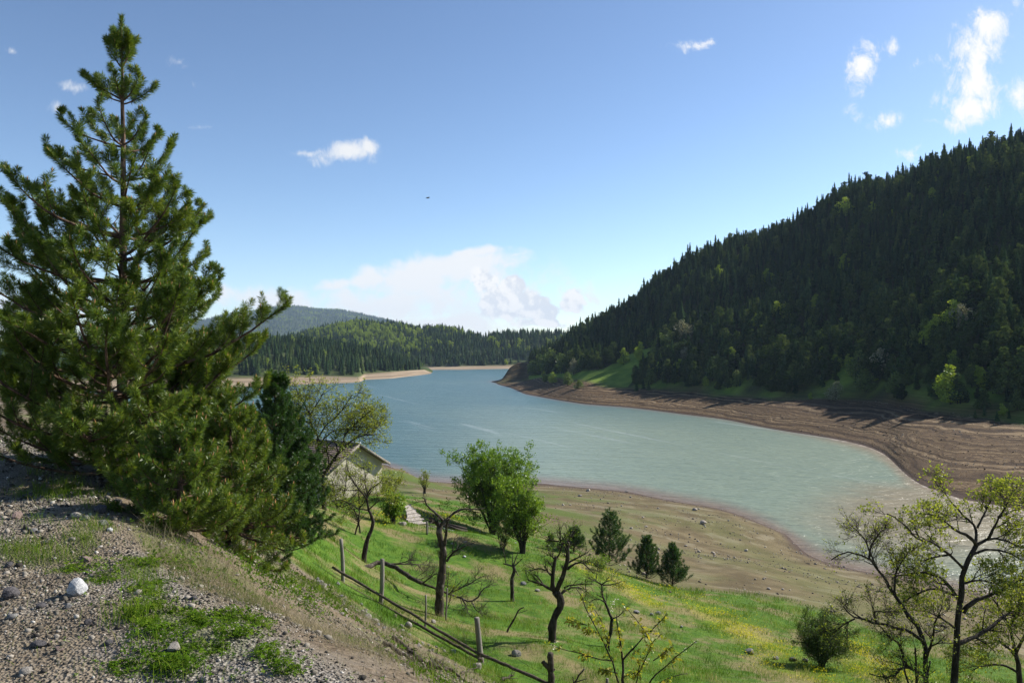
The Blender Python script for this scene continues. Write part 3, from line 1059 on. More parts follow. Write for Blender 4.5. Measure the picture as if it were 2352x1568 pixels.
def proto_obj(me):
    if me.name not in PROTO:
        PROTO[me.name] = bpy.data.objects.new(me.name + '_shape', me)
    return PROTO[me.name]


def scatter(name, pts, scl, rot, idx, meshes, widths=None):
    me = bpy.data.meshes.new(name)
    me.vertices.add(len(pts))
    me.vertices.foreach_set('co', np.asarray(pts, np.float32).ravel())
    for nm, v, ty in (('sc', scl, 'FLOAT'), ('ro', rot, 'FLOAT'), ('ix', idx, 'INT'), ('wd', widths if widths is not None else np.ones(len(pts)), 'FLOAT')):
        a = me.attributes.new(nm, ty, 'POINT')
        a.data.foreach_set('value', np.asarray(v, np.int32 if ty == 'INT' else np.float32))
    o = link(name, me)
    ng = bpy.data.node_groups.new(name, 'GeometryNodeTree')
    ng.interface.new_socket('Geometry', in_out='INPUT', socket_type='NodeSocketGeometry')
    ng.interface.new_socket('Geometry', in_out='OUTPUT', socket_type='NodeSocketGeometry')
    nd = ng.nodes
    gi, go = nd.new('NodeGroupInput'), nd.new('NodeGroupOutput')
    iop = nd.new('GeometryNodeInstanceOnPoints')
    g2i = nd.new('GeometryNodeGeometryToInstance')
    iop.inputs['Pick Instance'].default_value = True

    def at(nm, ty):
        n = nd.new('GeometryNodeInputNamedAttribute')
        n.data_type = ty
        n.inputs['Name'].default_value = nm
        return n.outputs[0]
    jo = nd.new('GeometryNodeJoinGeometry')
    for me_ in meshes:
        oi = nd.new('GeometryNodeObjectInfo')
        oi.inputs['Object'].default_value = proto_obj(me_)
        oi.inputs['As Instance'].default_value = False
        gi_ = nd.new('GeometryNodeGeometryToInstance')
        ng.links.new(oi.outputs['Geometry'], gi_.inputs[0])
        ng.links.new(gi_.outputs[0], jo.inputs[0])
    cr_ = nd.new('ShaderNodeCombineXYZ')
    ng.links.new(at('ro', 'FLOAT'), cr_.inputs[2])
    cs_ = nd.new('ShaderNodeCombineXYZ')
    mu = nd.new('ShaderNodeMath')
    mu.operation = 'MULTIPLY'
    ng.links.new(at('sc', 'FLOAT'), mu.inputs[0])
    ng.links.new(at('wd', 'FLOAT'), mu.inputs[1])
    ng.links.new(mu.outputs[0], cs_.inputs[0])
    ng.links.new(mu.outputs[0], cs_.inputs[1])
    ng.links.new(at('sc', 'FLOAT'), cs_.inputs[2])
    e2r = nd.new('FunctionNodeEulerToRotation')
    ng.links.new(cr_.outputs[0], e2r.inputs[0])
    ng.links.new(gi.outputs[0], iop.inputs['Points'])
    ng.links.new(jo.outputs[0], iop.inputs['Instance'])
    ng.links.new(at('ix', 'INT'), iop.inputs['Instance Index'])
    ng.links.new(e2r.outputs[0], iop.inputs['Rotation'])
    ng.links.new(cs_.outputs[0], iop.inputs['Scale'])
    ng.links.new(iop.outputs[0], go.inputs[0])
    md = o.modifiers.new('trees', 'NODES')
    md.node_group = ng
    return o


# join order in the node is last-linked first or first-linked first; the kinds are kept apart so that it does not matter
rest = ~single
for kk, key, nm, lab in ((0, 'spruce', 'forest', 'dense dark spruce forest covering the steep hillside across the lake'),
                         (1, 'pine', 'forest', 'olive pine wood mixed into the lower slope of the hillside'),
                         (2, 'green', 'forest', 'scattered green broadleaf trees standing among the hillside spruces')):
    UN['green'] = UN['green'][:2] + UN['birch'] if key == 'green' else UN['green']
    q = rest & (kindS == kk)
    n = int(q.sum())
    if n:
        o = scatter(nm, np.stack([Xs[q], Ds[q], Zs[q] - .2], 1), Hs[q] * (.8 if kk == 2 else 1), rng.uniform(0, 6.28, n), rng.integers(0, len(UN[key]), n), UN[key], rng.uniform(.9, 1.25, n))
        tag(o, lab, 'forest', kind='stuff')


def far_forest(name, zf, px0, px1, d0_, d1_, cell, hmean, kinds_f, lab, step_ok):
    """kinds_f(px,py,x,d) -> probability of broadleaf"""
    n = int((px1 - px0) / F * (d0_ + d1_) / 2 * (d1_ - d0_) / cell ** 2)
    px = rng.uniform(px0, px1, n)
    d = rng.uniform(d0_, d1_, n)
    kp = rng.random(n) < d / d1_
    px, d = px[kp], d[kp]
    z, kd = zf(px, d)
    x = (px - CX) / F * d
    ok = step_ok(px, d, z, kd)
    px, d, z, x = px[ok], d[ok], z[ok], x[ok]
    py = HY + F * (CZ - z) / d
    pb = kinds_f(px, py, x, d)
    b = rng.random(len(px)) < pb
    h = np.clip(rng.normal(hmean, 2, len(px)), hmean * .5, hmean * 1.5)
    for q, key, txt in ((~b, 'spruce', 'dark conifers'), (b, 'birch', 'fresh green broadleaf trees')):
        m_ = int(q.sum())
        if m_:
            o = scatter(name, np.stack([x[q], d[q], z[q] - .3], 1), h[q] * (.85 if key == 'birch' else 1), rng.uniform(0, 6.28, m_), rng.integers(0, len(UN[key]), m_), UN[key], rng.uniform(1.0, 1.5, m_))
            tag(o, txt + ' ' + lab, 'forest', kind='stuff')


far_forest('forest', headland_z, -500, 985, 500, 940, 4.1, 7.8, lambda px, py, x, d: .012 + 0 * px, 'on the low headland behind the orchard',
           lambda px, d, z, kd: (d > kd[:, 2] + 10) & (d < kd[:, 4] + 40) & (px < 965 + (d - 780) * .05))


def hill_b(px, py, x, d):
    v = np.zeros_like(px)
    for cx, cy, rx, ry, w in [(790, 755, 90, 28, .85), (880, 770, 90, 22, .8), (1040, 755, 60, 18, .75), (930, 790, 60, 20, .6), (850, 790, 60, 14, .7), (720, 770, 40, 14, .5), (1250, 800, 60, 22, .12), (1160, 800, 60, 30, .10)]:
        v = np.maximum(v, w * np.exp(-(((px - cx) / rx) ** 2 + ((py - cy) / ry) ** 2)))
    return np.clip(v * .95 + (fbm(x * .02, d * .02, 12) - .5) * .5 * (v > .08), .04, 1)


far_forest('forest', hill_far_z, 380, 1480, 960, 1480, 5.4, 9.5, hill_b, 'on the hill beyond the lake',
           lambda px, d, z, kd: (d > kd[:, 2] + 6) & (d < kd[:, 4] + 50) & ~((np.abs(px - 860) < 28) & (np.abs(HY + F * (CZ - z) / d - 787) < 5)))
far_forest('forest', mountain_z, 380, 1250, 3400, 5350, 14.5, 12.5, lambda px, py, x, d: .06 + .5 * sstep(.58, .68, fbm(x * .006, d * .006, 14)), 'on the distant mountain',
           lambda px, d, z, kd: (d > kd[:, 2] + 50) & (d < kd[:, 4] + 60))

# ---- broadleaf trees one can tell apart across the lake: px, py of the foot, height px, kind
BL = [(2183, 928, 70, 'birch', 'bright yellow green rounded tree on the lawn at the wood edge'),
      (2190, 755, 52, 'birch', 'tall yellow green poplar standing alone among dark spruces high on the hill'),
      (2212, 765, 50, 'pale', 'greyish bare crowned tree just beside the tall yellow green poplar'),
      (2128, 800, 40, 'birch', 'yellow green tree halfway up the hill below the poplar'),
      (2150, 780, 45, 'birch', 'narrow yellow green tree on the hill between the poplar and its rounder neighbour'),
      (2100, 805, 36, 'green', 'dull green broadleaf tree beside the yellow green pair on the mid slope'),
      (1762, 660, 34, 'birch', 'single olive yellow tree in the middle of the dark spruce slope'),
      (1940, 500, 36, 'birch', 'yellow green tree below the crest of the hill, larger of the group'),
      (2003, 500, 28, 'birch', 'small yellow green tree farther along the crest from the larger one'),
      (1925, 450, 24, 'birch', 'tiny yellow green tree right on the skyline of the hill'),
      (2025, 870, 52, 'pale', 'whitish green willow at the lower wood edge'),
      (1972, 870, 50, 'green', 'green grey willow next to the whitish one'),
      (1990, 900, 40, 'green', 'bushy green tree in front of the two willows'),
      (1920, 920, 34, 'pale', 'pale blossoming shrub at the top of the brown bank'),
      (1862, 916, 12, 'birch', 'low bright green bush on the lip of the brown bank'),
      (2055, 905, 40, 'green', 'dark green rounded shrub right of the willows'),
      (1568, 782, 36, 'pale', 'whitish tree at the upper end of the grassy clearing'),
      (1515, 812, 36, 'green', 'broad green tree along the upper edge of the clearing'),
      (1540, 802, 32, 'green', 'green tree between the whitish one and the broad one above the clearing'),
      (1472, 832, 36, 'birch', 'yellow green tree on the upper edge of the grassy clearing'),
      (1432, 838, 30, 'birch', 'small yellow green tree in the grass of the clearing'),
      (1498, 835, 30, 'green', 'mid green tree above the clearing near the dark wood'),
      (1575, 835, 30, 'pale', 'grey green shrub inside the wood beyond the clearing'),
      (1680, 838, 32, 'birch', 'lone bright tree in a gap of the lower spruce wood'),
      (1290, 858, 36, 'green', 'green tree on the point where the hill meets the lake'),
      (1262, 855, 42, 'green', 'big bushy green tree on the tip of the point'),
      (1238, 857, 34, 'green', 'outermost green bush on the tip of the point'),
      (1222, 862, 26, 'green', 'low green bush hanging over the water at the point'),
      (1318, 862, 30, 'pale', 'pale greyish tree behind the point'),
      (1270, 880, 20, 'birch', 'small rounded light green bush on the grass of the point'),
      (1303, 885, 24, 'green', 'round dark green bush at the lower edge of the clearing'),
      (1250, 878, 20, 'green', 'small dark bush on the lakeward end of the clearing'),
      (1328, 892, 16, 'green', 'low bush on the lip of the bank below the clearing'),
      (2300, 955, 22, 'birch', 'small fresh green shrub on the lawn near the frame edge'),
      (2330, 945, 20, 'green', 'little dark shrub on the far lawn')]
for px, py, hpx, key, lab in BL:
    p = Gh(px, py)
    h = hpx / F * p[1] * 1.4
    shrub = h < 6
    tree_single('shrub' if shrub else 'broadleaf_tree', UN[key][random.randrange(2)], p - np.array([0, 0, .15]), float(h), lab, 'shrub' if shrub else 'tree', None, 1.3 if shrub else random.uniform(1.0, 1.2))
for px, py in [(1462, 897), (1478, 893), (1490, 897), (2290, 968), (2318, 962), (2262, 955), (2240, 960)]:
    p = Gh(px, py)
    tree_single('young_spruce', UN['spruce'][random.randrange(4)], p - np.array([0, 0, .1]), float(random.uniform(18, 28) / F * p[1]), 'small young spruce standing in the open on the grassy edge of the far bank', 'young spruce', 'young spruces on the far grass', 1.6)


# ------------------------------------------------------------------ pines close by
def interp_poly(P, R, t, idx):
    """P (N,K,3) at fraction t for rows idx -> pos, tangent, radius"""
    K = P.shape[1]
    f = np.clip(t, 0, .9999) * (K - 1)
    i = f.astype(int)
    w = (f - i)[:, None]
    a, b = P[idx, i], P[idx, i + 1]
    r = R[idx, i] * (1 - w[:, 0]) + R[idx, i + 1] * w[:, 0]
    return a * (1 - w) + b * w, norm(b - a), r


def curve_out(p0, dirs, L, K, up_end, wig=.05, g=None):
    """polylines that start along dirs and bend towards +z; up_end: how strongly"""
    g = g or rng
    N = len(p0)
    P = np.empty((N, K, 3))
    P[:, 0] = p0
    d = dirs.copy()
    st = (L / (K - 1))[:, None]
    for i in range(1, K):
        P[:, i] = P[:, i - 1] + d * st
        d = d + np.array([0, 0, 1]) * (np.asarray(up_end)[:, None] / (K - 1)) + g.normal(0, wig, (N, 3))
        d = norm(d)
    return P


def make_pine(base, height, whorls, seed, mat, label, r0=.13, needle=.12, per_shoot=150, bl_gap=.2, nw=.0035, candles=True, group=None, bare_below=.0, lean=(0, 0), dens3=3, clip=None):
    """whorls: list of (height, reach, n branches, start elevation deg)"""
    g = np.random.default_rng(seed)
    K0 = 26 if height > 3.5 else 48
    K2 = 6 if height > 3.5 else 14
    tz = np.linspace(-.25, height, K0)
    trunk = np.stack([lean[0] * (tz / height) ** 1.5 + np.cumsum(g.normal(0, .006, K0)), lean[1] * tz / height + np.cumsum(g.normal(0, .006, K0)), tz], 1)
    rt = r0 * (1 - np.clip(tz / height, 0, 1) * .93) ** .9 * (1 + .5 * np.exp(-np.clip(tz, 0, 9) * 4))

    def on_trunk(h):
        return np.array([np.interp(h, tz, trunk[:, i]) for i in range(3)])
    b0, bd, bL, br, bu = [], [], [], [], []
    for (h, reach, nb, el) in whorls:
        a0 = g.uniform(0, 6.28)
        for q in range(nb):
            a = a0 + q / nb * 2 * PI + g.normal(0, .16)
            rch = reach(a) if callable(reach) else reach
            L = rch * g.uniform(.82, 1.1)
            if L < .08:
                continue
            e = math.radians(el + g.normal(0, 6))
            b0.append(on_trunk(h + g.normal(0, .05)))
            bd.append([math.cos(a) * math.cos(e), math.sin(a) * math.cos(e), math.sin(e)])
            bL.append(L)
            br.append(min(r0 * .36, .010 + .011 * L))
            bu.append(.75 + .55 * g.random())
    b0, bd, bL, br, bu = map(np.array, (b0, bd, bL, br, bu))
    KB = 9 if height > 3.5 else 20
    B = curve_out(b0, bd, bL, KB, bu, .07, g)
    BR = br[:, None] * np.linspace(1, .3, KB)[None]
    # branchlets
    idx, tt, sd = [], [], []
    for i, L in enumerate(bL):
        n = max(2, int(L * .78 / bl_gap))
        ts = np.linspace(.24, .97, n) + g.normal(0, .02, n)
        for j, t in enumerate(ts):
            idx.append(i)
            tt.append(t)
            sd.append(1 if j % 2 else -1)
    idx, tt, sd = np.array(idx), np.clip(np.array(tt), .15, .98), np.array(sd)
    p, T, r = interp_poly(B, BR, tt, idx)
    side = norm(np.cross(T, np.array([0, 0, 1.]))) * sd[:, None]
    an = np.radians(g.uniform(35, 62, len(idx)))[:, None]
    dirs = norm(T * np.cos(an) + side * np.sin(an) + np.array([0, 0, .18]) + g.normal(0, .12, (len(idx), 3)))
    L2 = (1.05 - tt) * bL[idx] * .48 * g.uniform(.7, 1.15, len(idx)) + .14
    L2 = np.minimum(L2, .95)
    B2 = curve_out(p, dirs, L2, K2, .75 + .6 * g.random(len(idx)), .08, g)
    R2 = np.clip(r * .5, .003, .02)[:, None] * np.linspace(1, .45, K2)[None]
    # third order shoots
    n3 = np.clip((L2 / .17).astype(int), 0, 6)
    n3 = np.minimum(n3, dens3 + 2)
    i3 = np.repeat(np.arange(len(L2)), n3)
    t3 = g.uniform(.3, .95, len(i3))
    p3, T3, r3 = interp_poly(B2, R2, t3, i3)
    s3 = norm(np.cross(T3, g.normal(size=(len(i3), 3))))
    a3 = np.radians(g.uniform(30, 58, len(i3)))[:, None]
    d3 = norm(T3 * np.cos(a3) + s3 * np.sin(a3) + np.array([0, 0, .3]))
    L3 = g.uniform(.16, .36, len(i3)) * np.clip(L2[i3] / .5, .6, 1.1)
    B3 = curve_out(p3, d3, L3, 5, .6 + .5 * g.random(len(i3)), .06, g)
    R3 = np.full((len(i3), 5), .0035) * np.linspace(1, .6, 5)[None]
    mb = MB()
    mb.tubes(trunk[None], rt[None], 10)
    mb.tubes(B, BR, 6, False)
    mb.tubes(B2, R2, 4 if height > 3.5 else 3, False)
    mb.tubes(B3, R3, 3, False)

    # needles
    def needles(P, R, t0, count, ln):
        N_ = len(P)
        i = np.repeat(np.arange(N_), count)
        t = t0[i] + (1 - t0[i]) * g.random(len(i)) ** .8
        pos_, T_, _ = interp_poly(P, R, t, i)
        per = norm(np.cross(T_, g.normal(size=(len(i), 3))))
        tip = sstep(.75, 1.0, t)
        a = np.radians(g.uniform(38, 66, len(i)) - 26 * tip)[:, None]
        d = norm(T_ * np.cos(a) + per * np.sin(a))
        l = ln * g.uniform(.75, 1.15, len(i))[:, None]
        s = norm(np.cross(d, g.normal(size=(len(i), 3)))) * nw
        # slight bend: 2 segments -> narrow quad-ish kite
        e = pos_ + d * l + np.array([0, 0, -.012])
        mid = pos_ + d * l * .5
        return np.stack([pos_, mid + s, e, mid - s], 1).reshape(-1, 3)
    NV = []
    # leading shoots of the branches carry needles on their last half metre
    NV.append(needles(B, BR, 1 - np.clip(.55 / bL, .1, .7), int(per_shoot * 1.7), needle * 1.1))
    NV.append(needles(B2, R2, 1 - np.clip(.42 / L2, .2, .95), per_shoot, needle))
    if len(i3):
        NV.append(needles(B3, R3, np.full(len(i3), .1), int(per_shoot * .8), needle))
    lead = trunk[-5:][None]
    NV.append(needles(lead, rt[-5:][None], np.array([.1]), per_shoot * 4, needle * 1.05))
    NV = np.concatenate(NV)
    nq = len(NV) // 4
    # candles on the ends
    tips = [np.concatenate([B[:, -1], trunk[-1:]])]
    tdir = [np.concatenate([norm(B[:, -1] - B[:, -2]), np.array([[0, 0, 1.]])])]
    q = g.random(len(B2)) < .75
    tips.append(B2[q, -1])
    tdir.append(norm(B2[q, -1] - B2[q, -2]))
    q = g.random(len(B3)) < .3
    tips.append(B3[q, -1])
    tdir.append(norm(B3[q, -1] - B3[q, -2]))
    tips, tdir = np.concatenate(tips), norm(np.concatenate(tdir) + np.array([0, 0, .8]))
    V, faces, mi = NV, [np.arange(nq * 4).reshape(-1, 4)], [np.zeros(nq, int)]
    if candles:
        cl = g.uniform(.05, .10, len(tips))[:, None, None]
        ks = np.array([0, .15, .6, 1.0])[None, :, None]
        CP = tips[:, None, :] + tdir[:, None, :] * cl * ks
        CR = np.array([.004, .010, .009, .002])[None] * np.ones((len(tips), 1))
        cvv, cq, _ = tubes(CP, CR, 5, False)
        faces.append(cq + len(V))
        V = np.concatenate([V, cvv])
        mi.append(np.ones(len(cq), int))
    root = empty('pine_tree', base, label, 'pine', group)
    link('trunk', mb.mesh('pine_trunk', M['pine_bark'], True), root)
    link('crown', mesh_np('pine_crown', V, [np.concatenate(faces)], [M[mat], M['candle']], False, None, np.concatenate(mi)), root)
    return root


# the big pine at the left: reach to each side read at several heights (m above the foot)
BP = G3(281, 1122)
DP = BP[1]
HP = (1122 - 42) / F * DP


def hgt_of(py):
    return (1122 - py) / F * DP


RL = [(40, 5), (120, 60), (160, 95), (215, 140), (300, 165), (380, 195), (430, 285), (520, 300), (650, 330), (760, 370), (900, 360), (1000, 260), (1100, 190), (1140, 150)]
RRt = [(40, 5), (120, 45), (170, 90), (260, 150), (360, 150), (430, 215), (540, 235), (650, 275), (720, 370), (800, 385), (900, 330), (1000, 300), (1100, 250), (1140, 200)]


def reach_fn(py_tip):
    l = np.interp(py_tip, [a for a, b in RL], [b for a, b in RL]) / F * DP
    r = np.interp(py_tip, [a for a, b in RRt], [b for a, b in RRt]) / F * DP

    def f(a):
        c_ = math.cos(a)      # +x is the right of the photo
        w = (c_ + 1) / 2
        return (l * (1 - w) + r * w)
    return f


wh = []
for pyt, nb, el in [(72, 3, 72), (122, 4, 42), (160, 3, 60), (232, 6, 24), (335, 5, 12), (415, 5, 10), (478, 6, 10), (540, 6, 8), (600, 6, 8), (655, 6, 6), (706, 7, 5), (757, 7, 3), (808, 7, 1), (858, 7, 0), (905, 8, -3), (952, 8, -6), (998, 7, -8), (1040, 7, -10), (1080, 5, -10)]:
    # the tip of a branch ends higher than the knot it leaves
    wh.append((hgt_of(pyt), reach_fn(max(45, pyt - (125 if pyt > 240 else 85 if pyt > 200 else 25))), nb, el))
big = make_pine(BP, HP, wh, 11, 'needles', 'tall bright green pine with orange candle buds on the edge of the gravel', .115, .12, 210, .245, .0042)

# pines behind it on the falling bank
BP2 = W3(440, 1190, 15.2)
BP2[2] = gz1(BP2[0], BP2[1])
H2 = BP2[2] * -1 + CZ - (820 - HY) / F * BP2[1]
wh2 = [(h, min(1.75, .3 + (H2 - h) * .56), 8, 12 - 24 * (1 - h / H2) ** 2) for h in np.arange(.1, H2 - .2, .3)]
make_pine(BP2, H2, wh2, 12, 'needles', 'smaller green pine filling the gap just behind the tall pine', .07, .11, 150, .2, .0045)
BP4 = W3(530, 1275, 13.2)
BP4[2] = gz1(BP4[0], BP4[1])
H4 = CZ - (930 - HY) / F * BP4[1] - BP4[2]
make_pine(BP4, H4, [(h, min(1.3, .25 + (H4 - h) * .5), 7, 12 - 36 * (1 - h / H4) ** 2) for h in np.arange(.08, H4 - .2, .26)], 14, 'needles', 'low bushy pine with branches on the bank between the tall and the dark pine', .075, .10, 140, .18, .0045)
BP5 = W3(410, 1222, 10.8)
BP5[2] = gz1(BP5[0], BP5[1])
H5 = CZ - (985 - HY) / F * BP5[1] - BP5[2]
make_pine(BP5, H5, [(h, min(.95, .22 + (H5 - h) * .62), 7, 10 - 34 * (1 - h / H5) ** 2) for h in np.arange(.06, H5 - .12, .2)], 15, 'needles', 'lowest bushy green pine on the crest of the bank below the tall one', .06, .10, 150, .17, .0042)
BP3 = G3(628, 1275)
H3 = CZ - (862 - HY) / F * BP3[1] - BP3[2]
wh3 = [(h, lambda a, h=h: min(1.42, .15 + (H3 - h) * .40) * (1.0 + .12 * math.cos(a)), 8, 14 - 34 * (1 - h / H3) ** 2) for h in np.arange(.08, H3 - .15, .25)]
make_pine(BP3, H3, wh3, 13, 'needles_dark', 'dense dark green young pine lowest on the bank above the fence', .075, .095, 130, .16, .0048, False)
# young pines in the meadow
for (px, py, top_, wpx, lab, sd) in [(1400, 1302, 1176, 48, 'largest of the three dark young pines at the meadow edge', 21), (1486, 1330, 1236, 33, 'middle young pine between the largest one and the twin topped one', 22),
                                     (1545, 1346, 1256, 33, 'smallest young pine nearest the lake at the end of the row', 23), (1318, 1268, 1214, 26, 'small dark pine half hidden behind the twisted tree', 24)]:
    p = G3(px, py)
    h = (py - top_) / F * p[1]
    rch = wpx / F * p[1]
    w_ = [(q, rch * 1.3 * (1.05 - q / h) ** .8 + .12, 7, 18) for q in np.arange(.12, h - .1, h / 11)]
    make_pine(p, h, w_, sd, 'needles_dark', lab, .06, .15, 44, .3, .009, False, None, 0, (0, 0), 2)
for (px, py, hpx, sd, lab) in [(1265, 1262, 34, 31, 'tiny pine sapling in the grass beside the leafy green tree'), (1290, 1268, 28, 32, 'tiny pine sapling close to the half hidden pine')]:
    p = G3(px, py)
    h = hpx / F * p[1]
    make_pine(p, h, [(q, h * .4 * (1.1 - q / h), 5, 20) for q in np.arange(.08, h - .1, h / 6)], sd, 'needles_dark', lab, .03, .13, 30, .3, .011, False, None, 0, (0, 0), 1)


# ------------------------------------------------------------------ broadleaf trees close by: limbs read from the photo, twigs grown from them
def grow(P, R, n_per, t0, t1, ang, Lr, K, up, wig, ratio, minr=.003, g=None, absL=None):
    N_ = len(P)
    i = np.repeat(np.arange(N_), n_per)
    t = g.uniform(t0, t1, len(i))
    p, T, r = interp_poly(P, R, t, i)
    per = norm(np.cross(T, g.normal(size=(len(i), 3))))
    a = np.radians(g.uniform(ang[0], ang[1], len(i)))[:, None]
    d = norm(T * np.cos(a) + per * np.sin(a) + np.array([0, 0, up]))
    plen = np.linalg.norm(np.diff(P, axis=1), axis=2).sum(1)
    L = (plen[i] if absL is None else np.full(len(i), absL)) * g.uniform(Lr[0], Lr[1], len(i)) * (1.15 - .5 * t)
    Q = curve_out(p, d, L, K, np.full(len(i), up * 1.2), wig, g)
    r1 = np.maximum(r * ratio, minr)
    return Q, r1[:, None] * np.linspace(1, .35, K)[None], t


def leaves(P, per, size, t0=.3, g=None, spread=.03, droop=0, aspect=.55, bias=None):
    N_ = len(P)
    i = np.repeat(np.arange(N_), per)
    t = g.uniform(t0, 1.0, len(i))
    p, T, _ = interp_poly(P, np.ones(P.shape[:2]), t, i)
    n = len(i)
    p = p + g.normal(0, spread, (n, 3))
    ax = norm(T * .5 + g.normal(size=(n, 3)) + np.array([0, 0, -droop]))
    sd = norm(np.cross(ax, g.normal(size=(n, 3))))
    s = size * g.uniform(.6, 1.3, n)[:, None]
    nrm_ = np.cross(ax, sd)
    V = np.stack([p, p + ax * s * .5 + sd * s * aspect * .5 + nrm_ * s * .08, p + ax * s, p + ax * s * .5 - sd * s * aspect * .5 + nrm_ * s * .08], 1)
    return V.reshape(-1, 3)


def limb_pts(kind, pts, d, base):
    q = cv(kind, pts)
    out = []
    for p in q:
        out.append(W3(p[0], p[1], d + (p[2] if len(p) > 2 else 0)) - base)
    return np.array(out)


def make_tree(name, kind, d, limbs, seed, label, cat, levels, leaf=None, bark='bark', base_px=None, group=None, blossoms=None, depth_wob=.5):
    """limbs: list of (r0, r1, pts in crop pixels); the first one is the trunk and starts at the foot"""
    g = np.random.default_rng(seed)
    f0 = cv(kind, [limbs[0][2][0]])[0]
    base = W3(f0[0], f0[1], d)
    base[2] = gz1(base[0], base[1]) if base_px is None else base_px
    LP, LR = [], []
    for j, (r0, r1, pts) in enumerate(limbs):
        L = limb_pts(kind, pts, d, base)
        if j == 0:
            L[0] = [L[0][0], 0, -.15]
        n = len(L)
        # limbs leave the picture plane: swing each one towards or away from the viewer
        sw = g.normal(0, depth_wob)
        ln = np.concatenate([[0], np.cumsum(np.linalg.norm(np.diff(L, axis=0), axis=1))])
        if j > 0:
            off = sw * ln / max(ln[-1], .01) * min(1.0, ln[-1] / 2.0)
            sc = (d + off) / d
            c_ = np.array([0, 0, CZ]) - base
            L = c_ + (L - c_) * sc[:, None]
        q = resample(L, 14)
        q[1:] += g.normal(0, .012 * ln[-1] / 3, (13, 3))
        LP.append(q)
        LR.append(np.linspace(r0, r1, 14))
    P, R = np.array(LP), np.array(LR)
    R = R * (1 + g.normal(0, .07, R.shape))
    mb = MB()
    mb.tubes(P, R, 8)
    sets = [(P, R)]
    cur, cr_ = P, R
    for lv in levels:
        lv = dict(lv)
        n_per = lv.pop('n')
        skip = lv.pop('skip_trunk', False)
        src_all = lv.pop('all', False)
        sides = lv.pop('sides', 3)
        if src_all:
            KK = 6
            cur = np.concatenate([np.stack([resample(q, KK) for q in s_]) if s_.shape[1] != KK else s_ for s_, _ in sets])
            cr_ = np.concatenate([np.stack([np.interp(np.linspace(0, 1, KK), np.linspace(0, 1, r_.shape[1]), q) for q in r_]) for _, r_ in sets])
        a, b = (cur[1:], cr_[1:]) if skip and len(cur) > 1 else (cur, cr_)
        Q, QR, t = grow(a, b, n_per, g=g, **lv)
        mb.tubes(Q, QR, sides, False)
        sets.append((Q, QR))
        cur, cr_ = Q, QR
    root = empty(name, base, label, cat, group)
    link('trunk', mb.mesh(name + '_trunk', M[bark], True), root)
    if leaf:
        mt, per, size, t0, spread, droop, asp = leaf
        V = leaves(cur, per, size, t0, g, spread, droop, asp)
        mats, mi = [M[mt]], np.zeros(len(V) // 4, int)
        if blossoms:
            B = []
            for bp in blossoms:
                c_ = limb_pts(kind, [bp], d, base)[0]
                B.append(leaves(np.repeat((c_ + g.normal(0, .014, (2, 3)))[:, None, :], 2, 1) + np.array([[[0, 0, 0], [0, 0, .012]]]), 4, .016, 0, g, .012, 0, .9))
            B = np.concatenate(B)
            mi = np.concatenate([mi, np.ones(len(B) // 4, int)])
            V = np.concatenate([V, B])
            mats.append(M['petal'])
        link('crown', mesh_np(name + '_crown', V, np.arange(len(V)).reshape(-1, 4), mats, False, None, mi), root)
    return root


TWA = dict(t0=.06, t1=1.0, ang=(30, 75), K=6, up=.10, wig=.15, ratio=.5)
TW = dict(t0=.25, t1=1.0, ang=(25, 60), K=6, up=.12, wig=.14, ratio=.5)
# budding tree in front of the house
make_tree('fruit_tree', 'c1', 46, [
    (.17, .11, [(412, 1200), (412, 1140), (405, 1000), (405, 930)]),
    (.09, .03, [(405, 940), (375, 850), (365, 700), (370, 620), (330, 560), (285, 500), (300, 440), (350, 360), (400, 270)]),
    (.06, .02, [(285, 505), (230, 480), (170, 440), (120, 400)]),
    (.10, .03, [(405, 930), (430, 890), (500, 790), (560, 720), (640, 650), (720, 610), (830, 600)]),
    (.06, .02, [(560, 720), (580, 600), (640, 540), (700, 480), (800, 400)]),
    (.05, .02, [(370, 620), (420, 530), (500, 470), (570, 390), (640, 280)]),
    (.05, .02, [(365, 700), (450, 590), (540, 560), (700, 560)]),
    (.05, .02, [(375, 850), (300, 760), (220, 640), (140, 560)]),
    (.05, .02, [(300, 440), (240, 340), (180, 230)]),
    (.04, .015, [(330, 560), (250, 560), (170, 580)]),
    (.04, .015, [(640, 540), (740, 540), (860, 520)])], 41, 'budding orchard tree with thin yellow green leaves in front of the pale house', 'tree',
    [dict(n=13, Lr=(.6, 1.15), absL=1.75, skip_trunk=True, sides=4, **TWA), dict(n=7, Lr=(.6, 1.1), absL=1.0, minr=.009, **TWA), dict(n=4, Lr=(.6, 1.1), absL=.5, minr=.007, **TWA)],
    ('bud_leaf', 4, .105, .3, .05, 0, .65), depth_wob=1.2)
